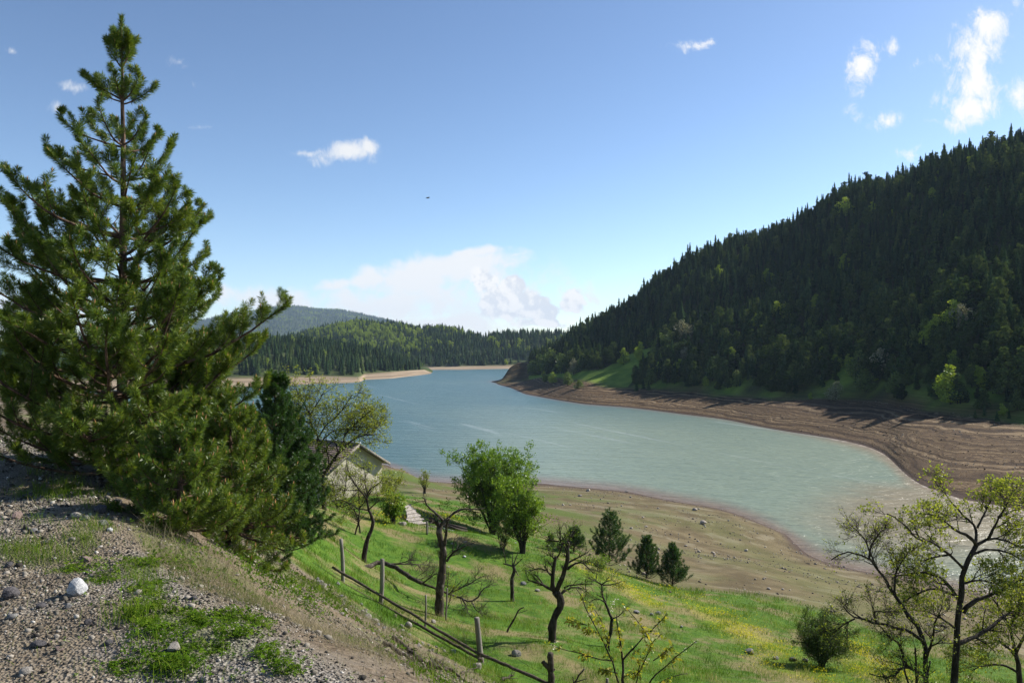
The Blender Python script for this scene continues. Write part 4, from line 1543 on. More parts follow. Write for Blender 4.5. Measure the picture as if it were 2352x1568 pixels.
# leaning old tree with sparse twigs, by the fence end
make_tree('fruit_tree', 'c1', 38, [
    (.13, .07, [(735, 1600), (745, 1500), (775, 1420), (812, 1330), (800, 1270), (772, 1212)]),
    (.06, .02, [(772, 1212), (758, 1130), (760, 1080), (800, 1030), (880, 980)]),
    (.035, .012, [(770, 1215), (690, 1205), (590, 1205)]),
    (.045, .012, [(758, 1130), (700, 1050), (640, 980), (600, 880), (590, 800)]),
    (.04, .012, [(772, 1212), (840, 1150), (920, 1090)]),
    (.035, .012, [(760, 1080), (740, 980), (760, 880)]),
    (.03, .012, [(700, 1050), (600, 1060), (500, 1040)]),
    (.03, .012, [(690, 1205), (600, 1150), (520, 1130)])], 42, 'leaning crooked old tree with sparse yellow buds beside the fence end', 'tree',
    [dict(n=8, Lr=(.6, 1.1), absL=1.0, skip_trunk=True, sides=4, **TW), dict(n=5, Lr=(.6, 1.1), absL=.6, minr=.006, **TW), dict(n=3, Lr=(.6, 1.1), absL=.35, minr=.005, **TW)],
    ('bud_leaf', 4, .075, .35, .04, 0, .6), depth_wob=.9)
make_tree('sapling', 'c1', 43, [(.05, .03, [(655, 1460), (690, 1330), (700, 1200), (690, 1050)]), (.045, .025, [(705, 1400), (690, 1300), (640, 1180)]), (.03, .012, [(690, 1260), (600, 1160), (560, 1060)]), (.03, .012, [(700, 1200), (760, 1120), (800, 1040)])],
          43, 'bare thin double stemmed sapling behind the leaning old tree', 'sapling',
          [dict(n=10, Lr=(.5, 1.1), absL=.9, sides=3, **TW), dict(n=7, Lr=(.5, 1.1), absL=.5, minr=.006, **TW)], ('bud_leaf', 2, .07, .4, .04, 0, .6), depth_wob=.8)
# bare brushwood at the foot of the house wall
make_tree('shrub', 'c1', 49, [(.05, .02, [(520, 1190), (500, 1090), (470, 960)]), (.05, .02, [(540, 1190), (580, 1060), (600, 900)]), (.04, .02, [(530, 1190), (450, 1110), (400, 1020)]), (.04, .02, [(550, 1190), (660, 1100), (720, 1000)]), (.04, .02, [(560, 1190), (700, 1130), (800, 1060)])],
          44, 'tangled leafless brown shrub growing against the house wall', 'shrub',
          [dict(n=12, Lr=(.5, 1.1), absL=1.1, sides=3, **TW), dict(n=7, Lr=(.5, 1.1), absL=.6, minr=.007, **TW), dict(n=4, Lr=(.5, 1.1), absL=.35, minr=.006, **TW)], ('bud_leaf', 1, .05, .4, .04, 0, .6), depth_wob=1.0)
DT = dict(t0=.3, t1=1.0, ang=(25, 65), K=5, up=.10, wig=.2, ratio=.5)
# big dead snag in the orchard
make_tree('dead_tree', 'c2', 31.5, [
    (.20, .11, [(490, 1500), (485, 1250), (510, 1050), (535, 850), (540, 700), (515, 590), (480, 470), (490, 400)]),
    (.085, .06, [(490, 405), (430, 340), (372, 300)]),
    (.07, .015, [(490, 395), (560, 340), (620, 290), (660, 235), (780, 190), (900, 195), (1050, 178)]),
    (.06, .02, [(530, 330), (470, 270), (400, 205), (345, 165), (310, 95), (298, 55), (268, 45)]),
    (.02, .008, [(305, 95), (220, 100), (140, 135)]),
    (.07, .04, [(550, 640), (572, 500), (580, 370), (605, 310)]),
    (.05, .012, [(580, 840), (640, 740), (750, 670), (960, 592)]),
    (.025, .01, [(650, 720), (660, 620), (682, 530)]),
    (.025, .01, [(590, 790), (730, 740)]),
    (.04, .03, [(515, 685), (484, 650)]),
    (.03, .015, [(497, 880), (490, 715)]),
    (.035, .02, [(550, 880), (575, 760)]),
    (.02, .01, [(720, 670), (780, 590)])], 45, 'big dead orchard tree with broken top and mossy pale trunk', 'dead tree',
    [dict(n=5, Lr=(.5, 1.1), absL=.5, skip_trunk=True, sides=4, **DT), dict(n=3, Lr=(.5, 1.1), absL=.3, minr=.005, **DT)], None, 'dead_bark', depth_wob=.5)
# the fallen one
make_tree('fallen_tree', 'c2', 33.5, [
    (.12, .085, [(-440, 800, 3), (-250, 830, 2.5), (-50, 915, 1.5), (60, 985, 1), (150, 1065), (280, 1115)]),
    (.06, .02, [(280, 1115), (450, 1180), (620, 1240), (780, 1310), (890, 1345), (990, 1265), (1010, 1180), (1130, 1150)]),
    (.04, .012, [(620, 1235), (760, 1160), (880, 1110), (960, 1050), (1060, 1010)]),
    (.035, .012, [(280, 1110), (380, 1035), (440, 985), (490, 995)]),
    (.03, .012, [(150, 1045), (260, 1060), (290, 1040)]),
    (.03, .012, [(450, 1180), (540, 1130), (640, 1150)]),
    (.03, .012, [(890, 1345), (940, 1440), (1000, 1480)]),
    (.03, .012, [(780, 1310), (830, 1400), (840, 1480)]),
    (.04, .015, [(-150, 870, 2), (0, 870, 1.5), (150, 870, 1.5), (360, 885, 1.5)]),
    (.03, .012, [(-100, 880, 2), (50, 850, 2), (150, 810, 2)])], 46, 'fallen tree trunk with a leafless tangle of branches lying in the grass', 'fallen tree',
    [dict(n=10, Lr=(.5, 1.2), absL=.8, skip_trunk=True, sides=4, **DT), dict(n=6, Lr=(.5, 1.1), absL=.45, minr=.006, **DT), dict(n=3, Lr=(.5, 1.1), absL=.25, minr=.005, **DT)], None, 'dead_bark', depth_wob=.8)
# leafy regrowth between
make_tree('shrub', 'c2', 31, [(.02, .01, [(560, 1480), (575, 1300), (590, 1100), (610, 960)]), (.02, .01, [(565, 1480), (640, 1250), (700, 1050)]), (.015, .008, [(600, 1250), (700, 1140), (780, 1060)])],
          47, 'light green leafy regrowth shrub beside the big dead tree', 'shrub', [dict(n=8, Lr=(.2, .4), sides=3, **TW)], ('bud_leaf', 9, .055, .2, .07, 0, .6))
make_tree('dead_tree', 'c2', 37, [
    (.11, .075, [(1388, 1390), (1390, 1200), (1382, 1060), (1420, 950), (1402, 900)]),
    (.05, .03, [(1402, 900), (1340, 880), (1280, 866)]),
    (.04, .01, [(1402, 900), (1432, 800), (1475, 700)]),
    (.04, .015, [(1415, 895), (1520, 800)]),
    (.03, .01, [(1430, 950), (1470, 1020)]),
    (.025, .006, [(1310, 860), (1290, 740), (1250, 620), (1240, 500)]),
    (.03, .01, [(1392, 885), (1395, 740)]), (.02, .008, [(1300, 780), (1330, 720)])], 48, 'small dead tree with a crooked stem and upturned stubs beyond the snag', 'dead tree',
    [dict(n=3, Lr=(.12, .3), skip_trunk=True, sides=3, **DT)], None, 'dead_bark', depth_wob=.2)
make_tree('dead_sapling', 'c3', 30, [(.045, .03, [(1618, 510), (1625, 400), (1700, 280), (1740, 195)]), (.03, .02, [(1740, 195), (1765, 165), (1810, 150)]), (.015, .006, [(1745, 210), (1800, 200), (1850, 178)])],
          49, 'thin dead sapling stem bent over in the grass', 'sapling', [dict(n=2, Lr=(.15, .3), skip_trunk=True, sides=3, **DT)], None, 'dead_bark', depth_wob=.1)
# twisted old tree
make_tree('fruit_tree', 'c4', 28, [
    (.15, .13, [(215, 1085), (215, 980), (222, 880), (255, 780), (315, 705), (318, 610), (285, 550), (245, 505)]),
    (.09, .05, [(245, 510), (222, 470), (220, 380), (240, 200), (258, 110)]),
    (.06, .025, [(225, 495), (180, 480), (110, 430), (0, 400), (-60, 380)]),
    (.03, .012, [(112, 430), (60, 350), (10, 310)]),
    (.10, .06, [(265, 520), (300, 430), (345, 350), (352, 280), (390, 180), (395, 60), (400, -50)]),
    (.05, .012, [(400, -45), (340, -30), (310, -60), (305, -240)]),
    (.03, .01, [(320, -60), (240, -70), (140, -85)]),
    (.05, .015, [(400, -50), (440, -110), (480, -200)]),
    (.03, .012, [(250, 150), (170, 60)]), (.035, .012, [(258, 140), (310, 70), (330, -40)]),
    (.05, .012, [(390, 260), (470, 190), (560, 170), (620, 225), (700, 305)]),
    (.04, .012, [(400, 180), (520, 120), (640, 50)]),
    (.05, .012, [(300, 555), (370, 500), (450, 462), (560, 470), (610, 490)]),
    (.035, .01, [(350, 470), (430, 440), (560, 430), (700, 430)]),
    (.03, .012, [(320, 540), (340, 500)]),
    (.03, .01, [(145, 270), (60, 240), (-60, 290)]), (.03, .01, [(225, 330), (150, 270), (140, 200)])], 50, 'twisted orchard tree with an S shaped trunk and few bright leaves', 'tree',
    [dict(n=7, Lr=(.5, 1.1), absL=.6, skip_trunk=True, sides=4, **DT), dict(n=5, Lr=(.5, 1.1), absL=.35, minr=.005, **TW)], ('fresh_leaf', 3, .05, .2, .06, 0, .6), depth_wob=.5)
make_tree('dead_tree', 'c4', 31, [
    (.09, .07, [(735, 1390), (770, 1260), (850, 1170), (872, 1050), (900, 940), (905, 830)]),
    (.055, .03, [(905, 835), (860, 720), (830, 640), (790, 540), (790, 430)]),
    (.035, .01, [(790, 435), (720, 390), (610, 350)]),
    (.03, .01, [(790, 430), (850, 390), (910, 375)]), (.03, .008, [(800, 440), (920, 430), (1020, 395)]),
    (.03, .01, [(830, 640), (770, 600), (700, 600), (640, 645)]),
    (.025, .008, [(600, 370), (600, 480), (620, 590)]), (.03, .008, [(905, 830), (1000, 790), (1065, 695)]), (.02, .008, [(720, 390), (745, 250)])], 51, 'gnarled dead tree with a black crooked stem behind the blossoming sapling', 'dead tree',
    [dict(n=8, Lr=(.5, 1.1), absL=.6, skip_trunk=True, sides=3, **DT), dict(n=5, Lr=(.5, 1.1), absL=.35, minr=.005, **DT)], ('bud_leaf', 1, .05, .3, .05, 0, .6), 'bark', depth_wob=.4)
# cut stump with a broken side branch
make_tree('tree_stump', 'c4', 21.5, [(.10, .085, [(222, 1760), (212, 1560), (200, 1420), (200, 1300), (200, 1218)]), (.075, .055, [(222, 1430), (190, 1400), (150, 1370), (108, 1318)]), (.03, .02, [(235, 1425), (245, 1400)])],
          52, 'tall cut stump with a broken side branch at the rail end', 'stump', [dict(n=2, Lr=(.05, .12), skip_trunk=True, sides=4, **DT)], None, 'dead_bark', depth_wob=.1)
make_tree('dead_sapling', 'c4', 20, [(.035, .02, [(450, 1660), (470, 1560), (510, 1480), (590, 1400)]), (.02, .008, [(480, 1560), (560, 1530), (620, 1520)]), (.02, .01, [(465, 1570), (455, 1490)])],
          53, 'short dead pale stem sticking out of the grass next to the stump', 'sapling', [dict(n=3, Lr=(.1, .3), sides=3, **DT)], None, 'dead_bark', depth_wob=.1)
make_tree('stake', 'c4', 20, [(.04, .04, [(850, 1640), (850, 1510)])], 54, 'short wooden stake at the lower frame edge beside the sapling', 'stake', [dict(n=0, Lr=(.1, .3), sides=3, **DT)] if False else [], None, 'grey_wood', depth_wob=0)
# sapling with blossoms close to the camera
make_tree('cherry_sapling', 'c4', 9, [
    (.020, .014, [(1060, 2350), (1055, 2000), (1045, 1750), (1030, 1480), (1030, 1300)]),
    (.013, .005, [(1030, 1310), (1010, 1150), (990, 1000), (965, 880), (960, 780)]),
    (.010, .004, [(1032, 1300), (1180, 1130), (1300, 1020), (1450, 880), (1540, 760)]),
    (.013, .004, [(1050, 1900), (950, 1450), (900, 1290), (800, 1100), (700, 880), (620, 720), (500, 470)]),
    (.008, .004, [(900, 1310), (780, 1300), (640, 1260), (500, 1210), (330, 1180), (180, 1110)]),
    (.007, .003, [(1370, 1110), (1280, 970), (1180, 820), (1060, 690)]),
    (.012, .004, [(1055, 1900), (1180, 1600), (1220, 1420), (1240, 1250)]),
    (.013, .004, [(1055, 2000), (1340, 1550), (1500, 1400), (1700, 1220), (1880, 1090)]),
    (.009, .004, [(1220, 1440), (1310, 1260), (1360, 1110), (1480, 1000)]),
    (.007, .003, [(1380, 1310), (1460, 1260), (1540, 1190), (1620, 1130)]),
    (.009, .004, [(1055, 2000), (1430, 1568), (1600, 1490), (1780, 1450)]),
    (.007, .003, [(880, 1200), (830, 980), (760, 790), (660, 670)]),
    (.006, .003, [(740, 990), (640, 960), (580, 930)]), (.006, .003, [(620, 900), (500, 870), (390, 830)]),
    (.007, .003, [(970, 1450), (860, 1430), (750, 1390)]), (.007, .003, [(1030, 1500), (1130, 1460), (1210, 1440)])], 55, 'young cherry sapling close by with drooping yellow green leaves and white blossoms', 'sapling',
    [dict(n=9, t0=.15, t1=1.0, ang=(20, 60), Lr=(.03, .09), K=4, up=.1, wig=.1, ratio=.5, minr=.0018, skip_trunk=True, sides=3)],
    ('cherry_leaf', 7, .058, .05, .018, 1.0, .5), 'bark', blossoms=[(250, 1110), (240, 1160), (920, 660), (900, 700), (940, 640), (1560, 1195), (1590, 1165), (1720, 1190), (1330, 1310), (1840, 1080), (640, 790), (770, 830)], depth_wob=.4)
# right hand tree, its neighbour and the one at the frame edge
TJ = dict(t0=.2, t1=1.0, ang=(25, 62), K=6, up=.13, wig=.16, ratio=.5)
make_tree('fruit_tree', 'c8', 22, [
    (.125, .06, [(1240, 2010), (1255, 1700), (1270, 1480), (1280, 1330), (1270, 1230), (1300, 1060), (1310, 900), (1330, 790), (1385, 700), (1412, 640)]),
    (.055, .015, [(1290, 1000), (1220, 900), (1150, 840), (1080, 820), (900, 845), (800, 830)]),
    (.045, .015, [(1285, 985), (1190, 940), (1100, 930), (1000, 975), (920, 1020)]),
    (.05, .012, [(1412, 640), (1370, 580), (1270, 540), (1200, 480), (1130, 430), (1030, 420)]),
    (.05, .012, [(1412, 640), (1500, 590), (1600, 600), (1720, 660)]),
    (.045, .010, [(1405, 650), (1420, 520), (1330, 450), (1250, 350), (1180, 270), (1130, 200)]),
    (.07, .02, [(1320, 1090), (1400, 1010), (1500, 980), (1620, 920), (1780, 840)]),
    (.065, .02, [(1290, 1300), (1400, 1260), (1520, 1190), (1600, 1100), (1780, 1060)]),
    (.045, .012, [(1330, 800), (1230, 700), (1130, 620), (1000, 600), (920, 480), (810, 425)]),
    (.04, .012, [(1312, 900), (1420, 870), (1520, 890)]),
    (.04, .010, [(1490, 600), (1560, 460), (1620, 360), (1650, 290)]),
    (.035, .010, [(1420, 520), (1470, 420), (1520, 310)]),
    (.04, .012, [(1385, 700), (1500, 660), (1640, 690), (1760, 760)]),
    (.035, .010, [(1560, 450), (1680, 400), (1760, 330)]),
    (.035, .012, [(1230, 700), (1120, 720), (1000, 760)]),
    (.04, .012, [(1275, 1200), (1180, 1130), (1080, 1080), (1000, 1080)])], 61, 'large gnarled tree with dark trunk and yellow green buds at the lakeside foreground', 'tree',
    [dict(n=9, Lr=(.55, 1.1), absL=0.75, skip_trunk=True, sides=4, **TJ), dict(n=7, Lr=(.6, 1.1), absL=0.48, minr=.005, **TJ), dict(n=4, Lr=(.6, 1.1), absL=0.33, minr=.004, **TJ)], ('bud_leaf', 3, .07, .4, .03, 0, .7), depth_wob=1.1)
make_tree('fruit_tree', 'c8', 20.5, [
    (.09, .06, [(1085, 2150), (1078, 1800), (1070, 1520), (1072, 1330)]),
    (.065, .015, [(1072, 1335), (1030, 1200), (950, 1100), (880, 1000), (820, 930), (790, 840), (740, 790), (690, 730), (620, 700), (560, 680), (490, 690), (430, 735)]),
    (.03, .008, [(745, 795), (690, 680), (660, 590), (560, 500)]),
    (.035, .010, [(865, 990), (858, 860), (900, 760), (960, 680)]),
    (.05, .015, [(1065, 1290), (930, 1200), (870, 1205), (800, 1165), (740, 1165), (660, 1140), (590, 1132), (520, 1050)]),
    (.025, .008, [(595, 1132), (520, 1170), (440, 1235)]),
    (.05, .015, [(1072, 1520), (930, 1440), (830, 1540), (690, 1500)]),
    (.045, .012, [(935, 1450), (900, 1300), (820, 1250), (760, 1180)]),
    (.04, .012, [(1072, 1400), (1120, 1280), (1130, 1150), (1180, 1060)]),
    (.035, .010, [(740, 1165), (715, 1080), (800, 1090)]),
    (.035, .010, [(690, 735), (700, 640), (770, 540)])], 62, 'leaning half dead tree with a long bare limb reaching over the lake', 'tree',
    [dict(n=10, Lr=(.6, 1.1), absL=0.7, skip_trunk=True, sides=4, **TJ), dict(n=7, Lr=(.6, 1.1), absL=0.45, minr=.005, **TJ), dict(n=4, Lr=(.6, 1.1), absL=0.28, minr=.004, **TJ)], ('bud_leaf', 1, .055, .4, .03, 0, .65), depth_wob=.8)
make_tree('fruit_tree', 'c8', 24, [
    (.12, .07, [(1720, 1950), (1700, 1568), (1692, 1400), (1665, 1320)]), (.05, .015, [(1692, 1400), (1600, 1300), (1500, 1260), (1400, 1280)]), (.05, .015, [(1665, 1320), (1640, 1180), (1560, 1060), (1500, 960)]),
    (.05, .015, [(1680, 1360), (1760, 1200), (1800, 1050)]), (.04, .012, [(1700, 1500), (1600, 1440), (1480, 1440), (1380, 1480)]), (.04, .012, [(1640, 1180), (1720, 1060), (1740, 900)])], 63, 'bushy budding tree cut by the frame edge beyond the large gnarled one', 'tree',
    [dict(n=10, Lr=(.6, 1.1), absL=1.0, skip_trunk=True, sides=4, **TJ), dict(n=7, Lr=(.6, 1.1), absL=0.6, minr=.005, **TJ), dict(n=4, Lr=(.6, 1.1), absL=0.33, minr=.004, **TJ)], ('bud_leaf', 4, .07, .35, .04, 0, .7), depth_wob=1.0)
# leafy shrub at the foot of the lakeside trees
make_tree('shrub', 'c8', 19.5, [(.04, .02, [(1000, 1760), (960, 1560), (900, 1380)]), (.04, .02, [(1010, 1760), (1010, 1540), (1000, 1330)]), (.04, .02, [(1020, 1760), (1080, 1560), (1100, 1420)]), (.03, .015, [(1000, 1760), (860, 1600), (780, 1500)])],
          64, 'low green leafy shrub under the half dead leaning tree', 'shrub', [dict(n=9, Lr=(.2, .4), sides=3, **TW), dict(n=5, Lr=(.3, .5), minr=.004, **TW)], ('fresh_leaf', 5, .05, .3, .05, 0, .6), depth_wob=.8)


# dense crowns: generic skeletons grown from a few stems
def make_dense(name, foot, hgt, wid, seed, label, cat, leafm, stems, per, size, n1=10, n2=7, n3=4, up=.25, trunk_h=.15, r0=.08, flat=1.0, spread=.08):
    g = np.random.default_rng(seed)
    base = np.asarray(foot)
    P, R = [], []
    for s in range(stems):
        a = s / stems * 2 * PI + g.uniform(0, .6)
        sp = wid * g.uniform(.35, 1.0) if stems > 1 else 0
        p0 = np.array([math.cos(a), math.sin(a), 0]) * .08 * min(stems, 3) * .5
        top_ = np.array([math.cos(a) * sp * .75, math.sin(a) * sp * .75 * flat, hgt * g.uniform(.68, .95)])
        q = np.array([p0 + [0, 0, -.2], p0 + [0, 0, hgt * trunk_h], p0 * .6 + top_ * np.array([.55, .55, .55]), top_])
        P.append(resample(q, 10) + g.normal(0, .02, (10, 3)))
        R.append(np.linspace(r0, r0 * .2, 10))
    P, R = np.array(P), np.array(R)
    mb = MB()
    mb.tubes(P, R, 7)
    K_ = dict(K=5, wig=.14, ratio=.5)
    Q1, R1, _ = grow(P, R, n1, .18, 1.0, (25, 65), (.28, .5), up=up, g=g, **K_)
    mb.tubes(Q1, R1, 4, False)
    Q2, R2, _ = grow(Q1, R1, n2, .2, 1.0, (25, 60), (.35, .6), up=up, minr=.006, g=g, **K_)
    mb.tubes(Q2, R2, 3, False)
    Q = Q2
    if n3:
        Q, R3, _ = grow(Q2, R2, n3, .2, 1.0, (25, 60), (.35, .6), up=up, minr=.005, g=g, **K_)
        mb.tubes(Q, R3, 3, False)
    root = empty(name, base, label, cat)
    link('trunk', mb.mesh(name + '_trunk', M['bark'], True), root)
    V = leaves(Q, per, size, .15, g, spread, 0, .6)
    link('crown', mesh_np(name + '_crown', V, np.arange(len(V)).reshape(-1, 4), M[leafm]), root)
    return root


p = G3(1132, 1226)
s_ = p[1] / F
make_dense('leafy_tree', p, 190 * s_, 106 * s_, 83, 'big dense leafy green tree standing by the ruined shed', 'tree', 'lush_leaf', 19, 10, .14, 11, 6, 3, .2, .03, .07)
p = G3(1200, 1270)
s_ = p[1] / F
make_dense('leafy_tree', p, 160 * s_, 74 * s_, 72, 'lighter green feathery tree in front of the big dense one', 'tree', 'fresh_leaf', 9, 8, .12, 12, 6, 3, .2, .12, .08)
p = G3(903, 1202)
s_ = p[1] / F
make_dense('shrub', p, 68 * s_, 32 * s_, 73, 'round bright green bush beside the ruined shed', 'shrub', 'fresh_leaf', 8, 10, .13, 8, 6, 0, .2, .2, .035)
p = G3(1888, 1530)
s_ = p[1] / F
make_dense('shrub', p, 108 * s_, 76 * s_, 74, 'dark many stemmed bush on the meadow beside the yellow flowers', 'shrub', 'bush_leaf', 22, 7, .055, 9, 6, 3, .12, .12, .022, 1.0, .05)
p = G3(975, 1133)
s_ = p[1] / F
make_dense('young_willow', p, 50 * s_, 15 * s_, 75, 'tiny yellow willow standing alone on the mud near the water', 'young willow', 'bud_leaf', 6, 6, .14, 6, 4, 0, .4, .3, .06)
p = G3(893, 1150)
s_ = p[1] / F
make_dense('shrub', p, 62 * s_, 42 * s_, 76, 'thin yellowish shrub at the corner of the house', 'shrub', 'bud_leaf', 8, 3, .11, 8, 5, 2, .15, .15, .03)
p = G3(1155, 1262)
s_ = p[1] / F
make_dense('shrub', p, 62 * s_, 20 * s_, 77, 'bare brown twiggy shrub under the leafy trees', 'shrub', 'bud_leaf', 8, 1, .05, 9, 6, 0, .3, .1, .03)
p = G3(1378, 1312)
s_ = p[1] / F
make_dense('shrub', p, 34 * s_, 26 * s_, 78, 'small light green shrub at the foot of the largest young pine', 'shrub', 'fresh_leaf', 7, 4, .08, 7, 5, 0, .2, .1, .025)

# ------------------------------------------------------------------ house
rc = W3(877, 1130, 64)
wd_ = np.array([.55, .835, 0])
nm_ = np.array([.835, -.55, 0])
WL, DEP = 6.3, 7.0
hb = rc - wd_ * WL / 2
hb[2] = gz1(*rc[:2]) - .1
eave = CZ - (1060 - HY) / F * 64 - hb[2]
apex = eave + 1.75
house = empty('house', hb, 'pale plastered house with a dark pitched roof half hidden by the budding tree', 'house')
house.rotation_euler = (0, 0, math.atan2(wd_[1], wd_[0]))     # local x along the gable, local -y towards the viewer
mb = MB()
w2 = WL / 2
V = [(-w2, 0, -1.5), (w2, 0, -1.5), (w2, 0, eave), (0, 0, apex), (-w2, 0, eave)]
V += [(x, DEP, z) for x, y, z in V]
me = bpy.data.meshes.new('house_wall')
me.from_pydata(V, [], [(0, 1, 2, 3, 4), (9, 8, 7, 6, 5), (1, 6, 7, 2), (5, 0, 4, 9), (0, 5, 6, 1)])
me.materials.append(M['plaster'])
link('wall', me, house)
mb = MB()
sl = math.atan2(apex - eave, w2)
ln = w2 / math.cos(sl) + .45
for s in (-1, 1):
    R_ = np.array(Matrix.Rotation(s * sl, 3, 'Y'))
    c_ = np.array([s * (math.cos(sl) * ln / 2), DEP / 2 - .1, apex + .07 - math.sin(sl) * ln / 2])
    mb.box(c_, (ln, DEP + .9, .09), R_)
    for q in range(16):      # tile rows
        t = (q + .5) / 16 * ln
        mb.box(np.array([s * math.cos(sl) * t, DEP / 2 - .1, apex + .13 - math.sin(sl) * t]), (ln / 16 * .93, DEP + .86, .035), R_ @ np.array(Matrix.Rotation(s * .06, 3, 'Y')))
roof = link('roof', mb.mesh('house_roof', M['tile']), house)
mb = MB()
for s in (-1, 1):
    R_ = np.array(Matrix.Rotation(s * sl, 3, 'Y'))
    c_ = np.array([s * (math.cos(sl) * ln / 2), -.58, apex + .03 - math.sin(sl) * ln / 2])
    mb.box(c_, (ln, .04, .2), R_)
link('bargeboard', mb.mesh('house_bargeboard', M['grey_wood']), roof)
mb = MB()
mb.box((0, DEP / 2 - .1, apex + .17), (.26, DEP + .95, .1))
link('ridge_cap', mb.mesh('house_ridge', M['sheet']), roof)
win = link('window', None or mesh_np('house_window', *(lambda b: (b.box((w2 + .012, 2.4, eave * .55), (.03, .9, 1.1)), b.arrays())[1])(MB()), plain('window_glass', (.03, .035, .04), .15, .5)), house)
mb = MB()
for dy, dz, sy, sz in ((-.5, 0, .1, 1.3), (.5, 0, .1, 1.3), (0, .6, .9, .1), (0, -.6, .9, .1)):
    mb.box((w2 + .025, 2.4 + dy, eave * .55 + dz), (.06, sy, sz))
link('frame', mb.mesh('window_frame', M['grey_wood']), win)

# ------------------------------------------------------------------ collapsed shed
p0 = G3(1000, 1214)
D_ = 54.0
rb = W3(955, 1205, D_)
rb[2] = gz1(rb[0], rb[1])
shed = empty('ruined_shed', rb, 'collapsed grey plank shed with its roof slumped to the ground', 'ruin')


def loc(px, py, dd=0):
    return W3(px, py, D_ + dd) - rb


TL, TR_, BR_, BL_ = loc(929, 1163, 1.2), loc(941, 1157, 3.2), loc(982, 1203, .8), loc(940, 1206, -.8)
mb = MB()
NP = 11
for q in range(NP):
    t0_, t1_ = (q + .04) / NP, (q + .93) / NP
    jit_ = rng.normal(0, .05, 2)
    a = TL + (BL_ - TL) * t0_
    b = TR_ + (BR_ - TR_) * t0_
    c2 = TR_ + (BR_ - TR_) * t1_
    d2 = TL + (BL_ - TL) * t1_
    e = norm((b - a)[None])[0]
    a, d2, b, c2 = a - e * jit_[0] * 2, d2 - e * jit_[0] * 2, b + e * jit_[1] * 3, c2 + e * jit_[1] * 3
    nn = norm(np.cross(b - a, d2 - a)[None])[0] * .05
    lift = nn * (.6 * (q % 2))
    mb.add(np.array([a, b, c2, d2]) + lift, Q=[[0, 1, 2, 3]])
    mb.add(np.array([a, b, c2, d2]) + lift - nn, Q=[[3, 2, 1, 0]])
    vv = np.array([a, b, c2, d2])
    for u_ in range(4):
        x_, y_ = vv[u_] + lift, vv[(u_ + 1) % 4] + lift
        mb.add(np.array([x_, y_, y_ - nn, x_ - nn]), Q=[[0, 3, 2, 1]])
link('roof', mb.mesh('shed_roof', M['plank_wood']), shed)


def beam(mb, a, b, w, h, roll=0):
    a, b = np.asarray(a, float), np.asarray(b, float)
    x = norm((b - a)[None])[0]
    y = norm(np.cross([0, 0, 1.], x)[None])[0]
    z = np.cross(x, y)
    L = np.linalg.norm(b - a)
    if roll:
        y, z = y * math.cos(roll) + z * math.sin(roll), z * math.cos(roll) - y * math.sin(roll)
    mb.box((a + b) / 2, (L, w, h), np.stack([x, y, z], 1), .004)


mb = MB()
for (x1, y1, x2, y2, dd) in [(932, 1209, 1012, 1226, -1.4), (934, 1203, 1000, 1214, -1.2), (980, 1208, 1010, 1213, -.6)]:
    beam(mb, loc(x1, y1, dd), loc(x2, y2, dd), .05, .24)
link('plank_wall', mb.mesh('shed_planks', M['plank_wood']), shed)
mb = MB()
for (x1, y1, x2, y2, dd) in [(1010, 1206, 1074, 1220, .4), (1025, 1203, 1072, 1214, .9), (1030, 1208, 1068, 1222, 0), (985, 1197, 1030, 1206, 1.0)]:
    beam(mb, loc(x1, y1, dd), loc(x2, y2, dd), .16, .14)
link('timber', mb.mesh('shed_timber', M['dark_wood']), shed)
a, b, c2, d2 = loc(1008, 1211, 0), loc(1040, 1212, 1.0), loc(1077, 1231, 0), loc(1050, 1233, -1.2)
mb = MB()
nrm_ = norm(np.cross(b - a, d2 - a)[None])[0] * .03
mb.add(np.array([a, b, c2, d2, a - nrm_, b - nrm_, c2 - nrm_, d2 - nrm_]), Q=[[0, 1, 2, 3], [7, 6, 5, 4], [0, 4, 5, 1], [1, 5, 6, 2], [2, 6, 7, 3], [3, 7, 4, 0]])
link('metal_sheet', mb.mesh('shed_sheet', M['sheet']), shed)

# ------------------------------------------------------------------ fence
fp = [(783, 1237, 787, 1338, 29, .075), (878, 1283, 873, 1392, 27.5, .08), (978, 1366, 974, 1446, 26.3, .035), (1095, 1418, 1107, 1518, 24, .09)]
f0 = W3(787, 1338, 29)
f0[2] = gz1(f0[0], f0[1])
fence = empty('fence', f0, 'old wooden fence of rough posts and two long rails running down the slope', 'fence')
tops = []
for x1, y1, x2, y2, d, r in fp:
    a, b = W3(x2, y2, d), W3(x1, y1, d)
    a[2] = min(a[2], gz1(a[0], a[1])) - .25
    mb = MB()
    q = resample(np.array([a, (a + b) / 2 + rng.normal(0, .02, 3), b]) - f0, 8)
    mb.tubes(q[None], (np.linspace(1.05, .92, 8) * r * (1 + rng.normal(0, .04, 8)))[None], 9)
    link('post', mb.mesh('fence_post', M['grey_wood'], True), fence)
    tops.append(b - f0)


def rail(pts, w=.09, h=.12):
    L = np.array([W3(*p_) for p_ in pts]) - f0
    q = resample(L, 22)
    q[1:-1] += rng.normal(0, .008, (20, 3))
    mb = MB()
    mb.tubes(q[None], np.full((1, 22), w * .62) * (1 + rng.normal(0, .05, (1, 22))), 4)
    return link('rail', mb.mesh('fence_rail', M['rail_wood']), fence)


